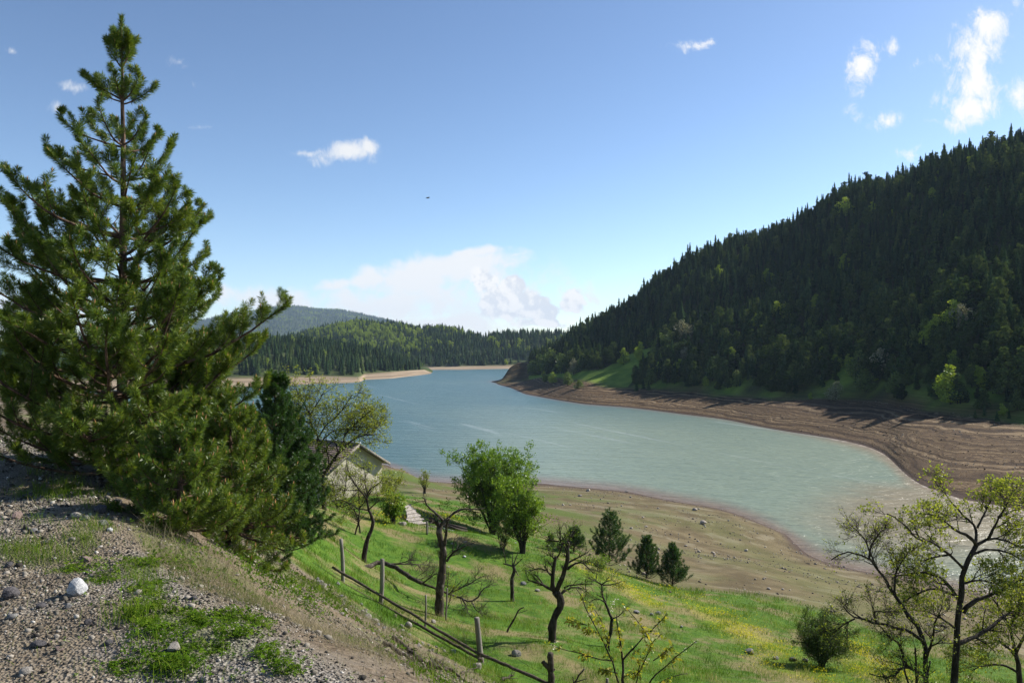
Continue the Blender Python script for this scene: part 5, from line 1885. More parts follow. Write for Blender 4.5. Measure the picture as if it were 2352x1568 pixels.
rail([(764, 1302, 28.9), (878, 1369, 27.3), (978, 1429, 26.1), (1104, 1503, 23.85)])
rail([(779, 1335, 28.8), (876, 1388, 27.3), (974, 1441, 26.1), (1108, 1516, 23.8)])
rail([(1100, 1500, 23.8), (1180, 1534, 22.6), (1268, 1571, 21.4), (1420, 1640, 19.5)])
for off in (.25, .75):
    L = []
    for t in tops:
        L.append(t + np.array([.0, .08, -off]))
    L.append(W3(1262, 1545 + off * 30, 21.5) - f0)
    pts = []
    for a, b in zip(L[:-1], L[1:]):
        for t in np.linspace(0, 1, 7)[:-1]:
            pts.append(a * (1 - t) + b * t + np.array([0, 0, -.16 * 4 * t * (1 - t)]))
    pts.append(L[-1])
    mb = MB()
    mb.tubes(np.array(pts)[None], np.full((1, len(pts)), .005), 4)
    link('wire', mb.mesh('fence_wire', M['wire'], True), fence)
a = W3(1024, 1414, 30.5)
a[2] = gz1(a[0], a[1]) - .1
b = W3(1027, 1350, 30.5)
mb = MB()
mb.tubes(resample(np.array([a, (a + b) / 2, b]) - a, 6)[None], np.full((1, 6), .035), 6)
tag(link('stake', mb.mesh('stake', M['grey_wood'], True), None, a), 'thin upright wooden stake beside the big dead tree', 'stake')
a = G3(981, 1227)
b = a + np.array([0, 0, 30 / F * a[1]])
mb = MB()
mb.tubes(resample(np.array([a, (a + b) / 2, b]) - a, 6)[None], np.full((1, 6), .07), 6)
tag(link('wooden_post', mb.mesh('wooden_post', M['grey_wood'], True), None, a), 'short grey post standing in front of the ruined shed', 'post')


# ------------------------------------------------------------------ stones
def rock_mesh(name, mat, seed, flat=.7, rough=.22, sub=3, facet=True):
    import bmesh
    g = np.random.default_rng(seed)
    bm = bmesh.new()
    bmesh.ops.create_icosphere(bm, subdivisions=sub, radius=.5)
    v = np.array([x.co[:] for x in bm.verts])
    # chop with random planes for a broken, angular look
    for _ in range(9):
        n = rand_dirs(1)[0] if False else g.normal(size=3)
        n /= np.linalg.norm(n)
        dd = g.uniform(.30, .44)
        pr = v @ n
        over = np.clip(pr - dd, 0, None)
        v = v - np.outer(over * .95, n)
    v += g.normal(0, rough * .03, v.shape)
    v *= np.array([1, g.uniform(.7, 1), flat])
    for x, q in zip(bm.verts, v):
        x.co = q
    me = bpy.data.meshes.new(name)
    bm.to_mesh(me)
    bm.free()
    me.materials.append(M[mat])
    return me


def rock(px, py, wpx, mat, label, seed, flat=.7, group=None, name='rock', sink=.2, at=None):
    p = G3(px, py) if at is None else at
    s = wpx / F * p[1]
    o = link(name, rock_mesh(name, mat, seed, flat, sub=3 if wpx > 24 else 2))
    o.location = p + np.array([0, 0, s * flat * (.5 - sink)])
    o.scale = (s, s, s)
    o.rotation_euler = (random.uniform(-.2, .2), random.uniform(-.2, .2), random.uniform(0, 6.28))
    return tag(o, label, 'rock', group)


rock(177, 1364, 49, 'white_stone', 'large pale white boulder lying alone on the gravel', 301, .88, None, 'boulder', .12)
RK = [(65, 1142, 26, 'dark_stone', 'dark brown stone in front of the shaded grass under the tall pine'), (38, 1190, 28, 'red_stone', 'brownish chipped stone on the gravel near the frame edge'), (232, 1176, 32, 'dark_stone', 'black angular stone in the brown dirt below the pine trunk'),
      (266, 1162, 34, 'dark_stone', 'dark flat stone at the foot of the tall pine'), (197, 1290, 24, 'red_stone', 'reddish brown angular stone behind the white boulder'), (22, 1372, 44, 'dark_stone', 'long dark slab at the frame edge level with the boulder'),
      (95, 1394, 26, 'dark_stone', 'dark rounded stone left of the gravel in front of the boulder'), (90, 1482, 38, 'dark_stone', 'flat dark slab lying on the foreground gravel'), (78, 1221, 22, 'grey_stone', 'light grey stone among the patchy grass'),
      (236, 1206, 24, 'grey_stone', 'rounded grey stone beside the small white one'), (253, 1219, 18, 'white_stone', 'small whitish stone right of the rounded grey one'), (176, 1188, 26, 'pale_stone', 'pale flat stone behind the rounded grey one'),
      (196, 1194, 22, 'grey_stone', 'small bluish grey stone touching the pale flat one'), (443, 1376, 22, 'dark_stone', 'dark stone on the bare dirt beside the clover'), (157, 1395, 20, 'grey_stone', 'grey stone in the gravel just below the boulder'),
      (130, 1464, 18, 'pale_stone', 'beige stone in the middle of the foreground gravel'), (135, 1493, 24, 'red_stone', 'purplish stone beside the flat dark slab'), (401, 1493, 34, 'pale_stone', 'cream coloured sharp stone lying in the clover'),
      (374, 1514, 20, 'white_stone', 'small white curved stone in the clover below the cream one'), (469, 1562, 24, 'pale_stone', 'pinkish white stone at the lower frame edge in the clover'), (299, 1472, 16, 'pale_stone', 'small pinkish stone at the gravel edge of the clover'),
      (202, 1432, 22, 'dark_stone', 'dark stone near the centre of the gravel patch'), (60, 1545, 30, 'pale_stone', 'large beige stone at the lower corner of the gravel'), (28, 1420, 26, 'grey_stone', 'grey weathered stone at the frame edge below the long slab'),
      (250, 1478, 22, 'dark_stone', 'dark purple stone at the border of gravel and clover'), (102, 1250, 20, 'dark_stone', 'small dark stone in the grass strip on the gravel'), (166, 1240, 16, 'pale_stone', 'cream coloured stone in the grass strip'), (20, 1300, 22, 'dark_stone', 'dark stone at the frame edge above the gravel'), (428, 1397, 16, 'pale_stone', 'upright pale stone at the top of the clover patch')]
for i, (px, py, w, mt, lab) in enumerate(RK):
    rock(px, py, w, mt, lab, 310 + i, random.uniform(.5, .75))
TK = [(742, 1350, 26, 'pale_stone', 'big pale stone at the head of the rubble below the dark pine'), (845, 1420, 24, 'pale_stone', 'pale square stone standing up in the rubble'), (937, 1440, 28, 'pale_stone', 'pink white block by the lower rail'),
      (862, 1428, 22, 'pale_stone', 'rounded pinkish stone next to the square one'), (788, 1388, 20, 'grey_stone', 'grey stone in the upper rubble strip'), (907, 1418, 18, 'red_stone', 'reddish brown stone under the lower rail'),
      (995, 1430, 18, 'pale_stone', 'pale stone in the grass behind the rails'), (1097, 1534, 30, 'pale_stone', 'grey white stone under the thick leaning post'), (1040, 1500, 22, 'grey_stone', 'flat grey stone between the rails and the brushwood'),
      (1186, 1505, 30, 'pale_stone', 'pinkish upright stone alone in the grass near the twisted tree')]
for i, (px, py, w, mt, lab) in enumerate(TK):
    rock(px, py, w * .82, mt, lab, 350 + i, .75)
g_ = np.random.default_rng(5)
toe_line = [(735, 1338), (770, 1370), (800, 1395), (850, 1420), (900, 1448), (960, 1475), (1010, 1500), (1060, 1520)]
for i in range(46):
    t = g_.random() ** 1.3
    px = np.interp(t, np.linspace(0, 1, 8), [a for a, b in toe_line]) + g_.normal(0, 9)
    py = np.interp(t, np.linspace(0, 1, 8), [b for a, b in toe_line]) + g_.normal(0, 9)
    rock(px, py, g_.uniform(7, 15), ['pale_stone', 'grey_stone', 'pale_stone'][i % 3], 'small broken stone in the strip of rubble at the foot of the bank', 370 + i % 12, .7, 'rubble along the foot of the bank')
MK = [(1463, 1408, 22, 'grey_stone', 'low grey boulder in the meadow behind the sapling'), (1497, 1412, 15, 'grey_stone', 'dark edged stone first of the pair by the yellow flowers'), (1513, 1410, 20, 'grey_stone', 'cracked grey stone second of the pair by the yellow flowers'),
      (1565, 1440, 14, 'grey_stone', 'small grey stone in the grass beyond the cracked one'), (1539, 1360, 12, 'red_stone', 'brown stone near the smallest young pine'), (1038, 1249, 9, 'pale_stone', 'small whitish stone above the dead snag fork'), (1069, 1246, 14, 'pale_stone', 'pair like pale stone in the grass below the metal sheet'),
      (1067, 1279, 11, 'white_stone', 'bright white stone in the orchard grass'), (1030, 1302, 7, 'white_stone', 'tiny white stone by the snag trunk'), (1184, 1247, 6, 'white_stone', 'tiny white stone beside the feathery tree trunk'), (1202, 1343, 22, 'grey_stone', 'flat grey stone by the crooked dead tree'),
      (1234, 1358, 18, 'pale_stone', 'pale stone downhill from the flat grey one'), (1722, 1500, 32, 'grey_stone', 'layered grey rock ledge in the yellow flowers'), (1782, 1513, 20, 'grey_stone', 'grey rock near the many stemmed bush'), (1822, 1517, 26, 'dark_stone', 'black rock at the foot of the many stemmed bush'),
      (1850, 1519, 22, 'dark_stone', 'second black rock deeper under the many stemmed bush'), (926, 1206, 22, 'pale_stone', 'pale rubble block beside the ruined shed'), (918, 1203, 14, 'pale_stone', 'smaller pale block between bush and ruined shed')]
for i, (px, py, w, mt, lab) in enumerate(MK):
    rock(px, py, w * .78, mt, lab, 420 + i, .6)
BK = [(1595, 1172, 14), (1615, 1203, 20), (1512, 1168, 8), (1450, 1214, 9), (1484, 1210, 8), (1477, 1189, 8), (1637, 1270, 10), (1641, 1274, 8), (1766, 1353, 11), (1798, 1354, 9), (1575, 1254, 8), (1351, 1128, 12), (1500, 1136, 8), (1439, 1130, 9), (1332, 1140, 12), (1605, 1169, 6), (1673, 1196, 7), (1462, 1208, 5), (1585, 1234, 6), (1939, 1302, 7), (1310, 1160, 6), (1380, 1147, 6), (1700, 1240, 6), (1740, 1225, 5), (1830, 1330, 6), (1420, 1240, 6), (1530, 1290, 6)]
for i, (px, py, w) in enumerate(BK):
    rock(px, py, w, 'beach_stone', 'small brownish stone lying on the bare muddy shore', 450 + i % 8, .6, 'stones on the muddy near shore')

# ------------------------------------------------------------------ dead branches on the bank
BRN = [([(352, 530), (480, 610), (580, 700), (620, 745)], .035, 'thick dark dead branch, topmost of the brushwood on the bank'), ([(250, 620), (380, 690), (480, 740), (600, 795)], .035, 'long dark branch lying across the back of the brushwood'),
       ([(838, 760), (950, 850), (1050, 910), (1160, 985)], .03, 'straight dead branch pointing down towards the frame edge'), ([(460, 842), (530, 838), (595, 830)], .045, 'short thick log in the middle of the brushwood'),
       ([(570, 885), (690, 940), (830, 990)], .04, 'dark rotten branch at the lower frame edge'), ([(680, 880), (780, 892), (860, 985)], .018, 'bleached thin stick bent over the brushwood'),
       ([(640, 765), (680, 780)], .05, 'short sawn log end seen from its cut face'), ([(760, 835), (880, 842), (960, 880)], .04, 'dark forked branch behind the bleached stick'), ([(1110, 925), (1220, 865), (1330, 830)], .008, 'single thin twig arching over the grass'),
       ([(200, 640), (330, 700), (420, 770)], .02, 'grey thin branch at the upper end of the brushwood'), ([(720, 790), (780, 850), (830, 900)], .018, 'pale stick leaning on the forked branch'), ([(1560, 1000), (1640, 960), (1690, 925)], .02, 'bleached stick in the grass under the rail')]
for i, (pts, r, lab) in enumerate(BRN):
    g = np.random.default_rng(500 + i)
    q = cv('c3', pts)
    W_ = np.array([G3(a, b, 9, 26) for a, b in q])
    r = r * W_[:, 1].mean() / 11
    W_[:, 2] += r * .8 + g.uniform(.02, .10) * np.linspace(1, .6, len(W_))
    base = W_[0].copy()
    L = resample(W_ - base, 10)
    L[1:-1] += g.normal(0, .015, (8, 3))
    mb = MB()
    R = np.linspace(1, .55, 10) * r * (1 + g.normal(0, .08, 10))
    mb.tubes(L[None], R[None], 7)
    if .012 < r and len(pts) > 2:
        Q, QR, _ = grow(L[None], R[None], 8, .2, 1, (25, 60), (.08, .2), 5, .15, .15, .45, .006, g)
        mb.tubes(Q, QR, 4, False)
        Q2, QR2, _ = grow(Q, QR, 2, .3, 1, (25, 60), (.3, .6), 4, .1, .15, .5, .003, g)
        mb.tubes(Q2, QR2, 3, False)
    tag(link('dead_branch', mb.mesh('dead_branch', M['dead_bark'], True), None, base), lab, 'branch')

# ------------------------------------------------------------------ a bird over the lake
bp = W3(983, 455, 90)
mb = MB()
ks = np.linspace(0, 1, 7)
body = np.stack([-.24 + .48 * ks, 0 * ks, .02 * np.sin(ks * PI)], 1)
mb.tubes(body[None], np.array([[.012, .045, .065, .06, .04, .035, .01]]), 8)
for s in (-1, 1):
    wv = np.array([(.06, 0, .02), (.10, s * .25, .12), (.02, s * .52, .07), (-.06, s * .28, .09), (-.10, 0, .015)])
    th_ = np.array([0, 0, .012])
    mb.add(np.concatenate([wv + th_, wv - th_]), T=[[0, 1, 4], [1, 3, 4], [1, 2, 3], [5, 9, 6], [6, 9, 8], [6, 8, 7]])
mb.add(np.array([(-.2, -.03, 0), (-.36, -.06, 0), (-.36, .06, 0), (-.2, .03, 0), (-.2, -.03, .012), (-.36, -.06, .008), (-.36, .06, .008), (-.2, .03, .012)]), Q=[[0, 1, 2, 3], [7, 6, 5, 4], [0, 4, 5, 1], [2, 6, 7, 3], [1, 5, 6, 2]])
o = link('bird', mb.mesh('bird', M['bird'], True), None, bp)
o.rotation_euler = (0.1, -.1, .5)
tag(o, 'tiny dark bird flying alone in the clear sky above the lake', 'bird')

# ------------------------------------------------------------------ grass, clover, gravel (nobody could count them)


def polar_pts(n, px0, px1, r0, r1, g):
    t = np.arctan((g.uniform(px0, px1, n) - CX) / F)
    r = np.exp(g.uniform(math.log(r0), math.log(r1), n))
    return r * np.sin(t), r * np.cos(t), r


def blades(x, y, z, h, w, g, lean=.35):
    """two-segment blades as kites: 4 verts"""
    n = len(x)
    p = np.stack([x, y, z - .01], 1)
    a = g.uniform(0, 6.28, n)
    s = np.stack([np.cos(a), np.sin(a), np.zeros(n)], 1) * w[:, None]
    ln = np.stack([g.normal(0, lean, n), g.normal(0, lean, n), np.ones(n)], 1)
    ln = norm(ln)
    bend = np.stack([ln[:, 0], ln[:, 1], -.15 * np.ones(n)], 1) * .35
    m_ = p + ln * h[:, None] * .55
    e = p + (ln + bend) * h[:, None]
    return np.stack([p - s * .6, p + s * .6, m_ + s * .55, e, m_ - s * .55], 1).reshape(-1, 3)


def blade_faces(n):
    b = (np.arange(n) * 5)[:, None]
    return [b + np.array([[0, 1, 2, 4]]), b + np.array([[4, 2, 3]])]


def grass_mat(name, stops, trans=.4):
    m, k = new_mat(name)
    f = k.attr('tint')
    col = k.ramp(f, stops)
    d, t = k.n('BsdfDiffuse'), k.n('BsdfTranslucent')
    k.put(d.inputs[0], col)
    k.put(t.inputs[0], col)
    a = k.n('MixShader')
    a.inputs[0].default_value = trans
    k.L.new(d.outputs[0], a.inputs[1])
    k.L.new(t.outputs[0], a.inputs[2])
    k.L.new(a.outputs[0], k.out.inputs[0])
    return m


M['grass'] = grass_mat('grass', [(0, (.042, .098, .010)), (.3, (.098, .180, .014)), (.58, (.185, .255, .025)), (.78, (.30, .28, .09)), (1, (.48, .39, .21))])
M['straw'] = grass_mat('straw', [(0, (.07, .13, .016)), (.35, (.13, .16, .04)), (.65, (.20, .175, .09)), (1, (.37, .32, .2))])
M['flower'] = grass_mat('flower', [(0, (.42, .42, .015)), (.5, (.62, .54, .02)), (1, (.72, .62, .04))], .3)

g = np.random.default_rng(900)
# meadow
x, y, r = polar_pts(330000, 560, 2440, 17, 88, g)
pl, em, md, be, pt = masks(x, y)
dens = fbm(x * .35, y * .35, 33)
keep = (md > .5) & (g.random(len(x)) < .35 + .75 * dens)
# the trodden path across the meadow stays bare
x, y, r = x[keep], y[keep], r[keep]
z = ground_z(x, y)
tuft = fbm(x * .55, y * .55, 34)
dry = sstep(.48, .62, fbm(x * .5, y * .5, 35) + (fbm(x * 2.2, y * 2.2, 36) - .5) * .5)
lush = sstep(30, 55, r)
tint = np.clip(.03 + .42 * fbm(x * .3, y * .3, 37) + (fbm(x * 1.4, y * 1.4, 38) - .5) * .55 + g.normal(0, .12, len(x)) + dry * .52 * (1 - .35 * lush) * g.uniform(.3, 1.2, len(x)), 0, 1)
tuft = sstep(.3, .7, fbm(x * 1.1, y * 1.1, 34))
h = (.06 + .24 * tuft ** 2) * g.uniform(.6, 1.3, len(x)) * (1 + .3 * sstep(1200, 1900, px_of(x, y)))
w = .0042 * r / 17 * g.uniform(.7, 1.5, len(x))
V = blades(x, y, z, h, w, g)
o = link('grass', mesh_np('meadow_grass', V, blade_faces(len(x)), M['grass'], False, {'tint': np.repeat(tint, 5)}))
tag(o, 'green meadow grass with dry tussocks covering the orchard slope', 'grass', kind='stuff')
# yellow flowers
x, y, r = polar_pts(260000, 860, 2400, 24, 75, g)
yv = yellow_f(x, y)
pl, em, md, be, pt = masks(x, y)
keep = (md > .5) & (g.random(len(x)) < yv * .95 * sstep(.3, .6, fbm(x * .7, y * .7, 55)))
x, y, r = x[keep], y[keep], r[keep]
z = ground_z(x, y) + g.uniform(.12, .32, len(x))
n = len(x)
c_ = np.stack([x, y, z], 1)
a, b = rand_dirs(n), rand_dirs(n)
s = (.020 * r / 30 * g.uniform(.6, 1.4, n))[:, None]
V = np.stack([c_ + a * s, c_ + b * s, c_ - a * s, c_ - b * s], 1).reshape(-1, 3)
o = link('yellow_flowers', mesh_np('yellow_flowers', V, np.arange(n * 4).reshape(-1, 4), M['flower'], False, {'tint': np.repeat(g.random(n), 4)}))
tag(o, 'drifts of small yellow flowers in the lower meadow', 'flowers', kind='stuff')
# bank: straw and thin grass
x, y, r = polar_pts(150000, 260, 1500, 4.5, 27, g)
pl, em, md, be, pt = masks(x, y)
strawy = sstep(.42, .6, fbm(x * .5, y * .5, 44))
keep = (em > .4) & (g.random(len(x)) < .16 + .6 * strawy * sstep(.3, .6, fbm(x * 1.8, y * 1.8, 45)))
x, y, r, strawy = x[keep], y[keep], r[keep], strawy[keep]
z = ground_z(x, y)
n = len(x)
grn = sstep(.47, .6, fbm(x * .7 + 9, y * .7, 46))
tint = np.clip(.84 + g.normal(0, .10, n) - grn * .55, 0, 1)
h = (.05 + .15 * strawy) * np.exp(g.normal(-.1, .5, n))
V = blades(x, y, z, h, .0016 * np.maximum(r, 7) / 7 * g.uniform(.7, 1.5, n), g, .55)
o = link('dry_grass', mesh_np('dry_grass', V, blade_faces(n), M['straw'], False, {'tint': np.repeat(tint, 5)}))
tag(o, 'thin dry straw coloured grass on the bank below the gravel', 'grass', kind='stuff')
# grass on the gravel edge
x, y, r = polar_pts(130000, -150, 900, 4.2, 36, g)
pl, em, md, be, pt = masks(x, y)
pyv = HY + F * (CZ - PLZ) / y
clov = (px_of(x, y) > 250) & (pyv > 1400)
keep = (pl > .3) & (g.random(len(x)) < pt * np.where(clov, .2, .9) + .02)
x, y, r = x[keep], y[keep], r[keep]
n = len(x)
z = ground_z(x, y)
tint = np.clip(.36 + g.normal(0, .15, n) + .35 * (g.random(n) < .15), 0, 1)
h = .035 + .10 * fbm(x * 1.5, y * 1.5, 48) * g.uniform(.4, 1.5, n) + (r > 9.5) * .08
V = blades(x, y, z, h, .0017 * np.maximum(r, 6) / 6 * g.uniform(.7, 1.5, n), g, .4)
tall = []
for cx, cy, nn, hh in [(165, 1125, 90, .42), (255, 1135, 60, .30), (300, 1425, 90, .24), (325, 1405, 60, .26), (1130, 1555, 0, .5), (415, 1560, 50, .2), (330, 1330, 120, .14), (345, 1480, 40, .22)]:
    if nn:
        p = G3(cx, cy)
        xx, yy = p[0] + g.normal(0, .13, nn), p[1] + g.normal(0, .13, nn)
        tall.append((xx, yy, ground_z(xx, yy), np.full(nn, hh) * g.uniform(.5, 1.1, nn)))
for cx, cy, nn, hh in [(1120, 1568, 70, .55), (1160, 1585, 60, .5), (1000, 1575, 50, .4), (1330, 1590, 60, .5)]:
    p = G3(cx, cy)
    xx, yy = p[0] + g.normal(0, .2, nn), p[1] + g.normal(0, .2, nn)
    tall.append((xx, yy, ground_z(xx, yy), np.full(nn, hh) * g.uniform(.5, 1.1, nn)))
tx, ty, tz_, thh = (np.concatenate([t[i] for t in tall]) for i in range(4))
V2 = blades(tx, ty, tz_, thh, np.full(len(tx), .004), g, .25)
V = np.concatenate([V, V2])
tint = np.concatenate([tint, np.clip(.42 + g.normal(0, .12, len(tx)), 0, 1)])
o = link('grass', mesh_np('verge_grass', V, blade_faces(len(tint)), M['grass'], False, {'tint': np.repeat(tint, 5)}))
tag(o, 'patchy short grass and taller tufts growing in the gravel', 'grass', kind='stuff')
# clover and small herbs
x, y, r = polar_pts(120000, 100, 900, 4.2, 9.5, g)
pl, em, md, be, pt = masks(x, y)
pyv = HY + F * (CZ - PLZ) / y
pxv = px_of(x, y)
w_ = np.where((pyv > 1270) & (pxv > 150), 1.0, .15)
keep = (pl > .2) & (g.random(len(x)) < pt * w_ * .85 * sstep(.32, .6, fbm(x * 5, y * 5, 51)) + .004)
x, y, r = x[keep], y[keep], r[keep]
n = len(x)
z = ground_z(x, y) + g.uniform(.004, .06, n) * sstep(.25, .75, fbm(x * 3.5, y * 3.5, 49)) * 1.6
c_ = np.stack([x, y, z], 1)
up = norm(np.array([0, 0, 1.]) + g.normal(0, .5, (n, 3)))
V = []
a0 = g.uniform(0, 6.28, n)
e1 = norm(np.cross(up, np.array([1., .2, .1])))
e2 = np.cross(up, e1)
s = (.011 * np.exp(g.normal(0, .4, n)))[:, None]
for q in range(3):
    a = a0 + q * 2.094
    d = e1 * np.cos(a)[:, None] + e2 * np.sin(a)[:, None]
    t = np.cross(up, d)
    V.append(np.stack([c_, c_ + d * s * .7 + t * s * .5, c_ + d * s * 1.25, c_ + d * s * .7 - t * s * .5], 1))
V = np.stack(V, 1).reshape(-1, 3)
tint = np.repeat(np.clip(.12 + g.normal(0, .13, n) + .4 * fbm(x * 1.2, y * 1.2, 50), 0, .6), 12)
o = link('clover', mesh_np('clover', V, np.arange(len(V)).reshape(-1, 4), M['grass'], False, {'tint': tint}))
tag(o, 'low mat of clover and small herbs along the gravel edge', 'clover', kind='stuff')
# low green weeds on the bank
x, y, r = polar_pts(60000, 300, 1250, 5, 24, g)
pl, em, md, be, pt = masks(x, y)
keep = (em > .4) & (g.random(len(x)) < sstep(.52, .66, fbm(x * .8, y * .8, 63)) * .8)
x, y, r = x[keep], y[keep], r[keep]
n = len(x)
c_ = np.stack([x, y, ground_z(x, y) + g.uniform(.01, .10, n)], 1)
a_, b_ = rand_dirs(n), rand_dirs(n)
s = (.016 * r / 10 * np.exp(g.normal(0, .35, n)))[:, None]
V = np.stack([c_ + a_ * s, c_ + b_ * s * .6, c_ - a_ * s, c_ - b_ * s * .6], 1).reshape(-1, 3)
o = link('weeds', mesh_np('weeds', V, np.arange(n * 4).reshape(-1, 4), M['grass'], False, {'tint': np.repeat(np.clip(.25 + g.normal(0, .13, n), 0, .7), 4)}))
tag(o, 'low green weeds sprouting on the dry bank', 'weeds', kind='stuff')
# gravel
import bmesh
bm = bmesh.new()
bmesh.ops.create_icosphere(bm, subdivisions=1, radius=.5)
iv = np.array([v.co[:] for v in bm.verts])
itri = np.array([[v.index for v in f.verts] for f in bm.faces])
bm.free()


def pebbles(x, y, s, g, name, label, stops, flat=.65, z=None):
    n = len(x)
    z = ground_z(x, y) if z is None else z
    v = iv[None] * (1 + g.normal(0, .16, (n, 12, 1))) * np.stack([np.ones(n), g.uniform(.6, 1, n), g.uniform(.4, .9, n) * flat / .65], 1)[:, None, :]
    a = g.uniform(0, 6.28, n)
    ca, sa = np.cos(a)[:, None], np.sin(a)[:, None]
    vx, vy = v[..., 0] * ca - v[..., 1] * sa, v[..., 0] * sa + v[..., 1] * ca
    tl = g.normal(0, .3, n)[:, None]
    vz = v[..., 2] + vx * tl
    V = np.stack([vx, vy, vz], -1) * s[:, None, None] + np.stack([x, y, z + s * .12], 1)[:, None, :]
    Fc = (np.arange(n) * 12)[:, None, None] + itri[None]
    mt = grass_mat(name, stops, 0.0)
    o = link(name, mesh_np(name, V.reshape(-1, 3), Fc.reshape(-1, 3), mt, False, {'tint': np.repeat(g.random(n), 12)}))
    return tag(o, label, 'gravel', kind='stuff')


x, y, r = polar_pts(70000, -250, 1150, 3.8, 30, g)
pl, em, md, be, pt = masks(x, y)
keep = ((pl > .3) & (g.random(len(x)) < (1 - pt * .85) * (.35 + .65 * sstep(.35, .55, fbm(x * .9, y * .9, 59))))) | ((em > .4) & (g.random(len(x)) < .12 + .75 * sstep(.42, .6, fbm(x * .7, y * .7, 57))))
x, y, r = x[keep], y[keep], r[keep]
s = np.exp(g.normal(math.log(.0135), .55, len(x))) * np.clip(r / 7, .8, 2.5)
pebbles(x, y, np.clip(s, .006, .11), g, 'gravel', 'grey and brown gravel covering the roadside plateau', [(0, (.036, .032, .030)), (.35, (.090, .080, .064)), (.7, (.18, .163, .132)), (.94, (.31, .275, .23)), (1, (.5, .47, .42))])
# shore stones
x, y, r = polar_pts(26000, 880, 2300, 55, 160, g)
pl, em, md, be, pt = masks(x, y)
zz_ = ground_z(x, y)
strk = sstep(.52, .66, fbm(x * .05, y * .22, 58))
keep = (be > .6) & (zz_ > .1) & (g.random(len(x)) < .05 + .6 * strk + .25 * (zz_ < .7))
x, y, r = x[keep], y[keep], r[keep]
s = np.exp(g.normal(math.log(.10), .55, len(x)))
pebbles(x, y, np.clip(s, .04, .5), g, 'shore_gravel', 'pale pebbles in streaks on the bare near shore', [(0, (.14, .115, .09)), (.5, (.24, .20, .155)), (1, (.45, .40, .33))])

# stones and debris on the far bank
hx = g.uniform(1250, 2420, 60000)
kdh = np.stack([np.interp(hx, HPX, HK[:, i, 0]) for i in range(3)], -1)
hd = kdh[:, 1] + (kdh[:, 2] - kdh[:, 1]) * g.random(len(hx)) ** 1.2
hzv = hill_z(hx, hd)
xx = (hx - CX) / F * hd
keep = (hzv > .15) & (g.random(len(hx)) < .05 + .5 * sstep(.55, .68, fbm(xx * .03, hzv * 1.6, 92)))
hx, hd, hzv, xx = hx[keep], hd[keep], hzv[keep], xx[keep]
pebbles(xx, hd, np.clip(np.exp(g.normal(math.log(.17), .5, len(xx))), .07, .7), g, 'bank_stones', 'scattered stones and debris on the bare terraced bank across the lake', [(0, (.06, .042, .03)), (.5, (.15, .115, .08)), (1, (.36, .31, .25))], .65, hzv)

# ------------------------------------------------------------------ haze
hz0, hz1 = -7.2, 420
mb = MB()
mb.box((0, 3600, (hz0 + hz1) / 2), (16400, 8000, hz1 - hz0))
m, k = new_mat('haze')
v = k.n('VolumePrincipled')
v.inputs['Color'].default_value = (.58, .76, 1, 1)
v.inputs['Density'].default_value = .000062
v.inputs['Anisotropy'].default_value = 0
k.L.new(v.outputs[0], k.out.inputs['Volume'])
hz_obj = link('haze', mb.mesh('haze', m))
tag(hz_obj, kind='stuff')

# ------------------------------------------------------------------ sky with its clouds
wld = bpy.data.worlds.new('World')
scene.world = wld
wld.use_nodes = True
nt = wld.node_tree
nt.nodes.clear()
k = NT(nt)
out = k.n('OutputWorld')
bgn = k.n('Background')
sky = k.n('TexSky')
sky.sky_type = 'NISHITA'
sky.sun_disc = False
sky.sun_elevation = SUN_EL
sky.sun_rotation = SUN_ROT
sky.altitude = 2000
sky.air_density = 1.0
sky.dust_density = 1.3
sky.ozone_density = 1.5
tc = k.n('TexCoord').outputs['Generated']
sx = k.n('SeparateXYZ')
k.put(sx.inputs[0], tc)
ys = k.math('MAXIMUM', sx.outputs[1], .02)
uu = k.math('DIVIDE', sx.outputs[0], ys)
vv = k.math('DIVIDE', sx.outputs[2], ys)
cb = k.n('CombineXYZ')
k.put(cb.inputs[0], uu)
k.put(cb.inputs[1], vv)
uv = cb.outputs[0]
nA = k.noise(uv, 22, 10, .6, .2)
nA2 = k.noise(k.mapping(uv, (1, 1, 1), (0, 0, 0), (-.005, -.006, 0)), 22, 10, .6, .2)
nB = k.noise(k.mapping(uv, (1.5, 1, 1), (0, 0, .6)), 26, 11, .74, .45)
warp = k.n('TexNoise')
k.put(warp.inputs['Vector'], uv)
warp.inputs['Scale'].default_value = 9
warp.inputs['Detail'].default_value = 6
wv = k.n('VectorMath', operation='MULTIPLY_ADD')
k.put(wv.inputs[0], warp.outputs['Color'])
wv.inputs[1].default_value = (.05, .05, 0)
wv.inputs[2].default_value = (-.025, -.025, 0)
ad = k.n('VectorMath', operation='ADD')
k.put(ad.inputs[0], uv)
k.put(ad.inputs[1], wv.outputs[0])
uvw = ad.outputs[0]


def blob(px, py, rx, ry, ang=0, wgt=1.0, src=None):
    """soft ellipse fixed in the sky: 1 at its middle, 0 at its rim"""
    u0, v0 = (px - CX) / F, (HY - py) / F
    mp_ = k.n('Mapping', vector_type='TEXTURE')
    k.put(mp_.inputs[0], src if src is not None else uvw)
    mp_.inputs['Location'].default_value = (u0, v0, 0)
    mp_.inputs['Rotation'].default_value = (0, 0, ang)
    mp_.inputs['Scale'].default_value = (rx / F, ry / F, 1)
    ln_ = k.n('VectorMath', operation='LENGTH')
    k.put(ln_.inputs[0], mp_.outputs[0])
    return k.math('MULTIPLY', k.math('SUBTRACT', 1, ln_.outputs['Value'], clamp=True), wgt)


def many(lst):
    o_ = None
    for b_ in lst:
        q = blob(*b_)
        o_ = q if o_ is None else k.math('MAXIMUM', o_, q)
    return o_


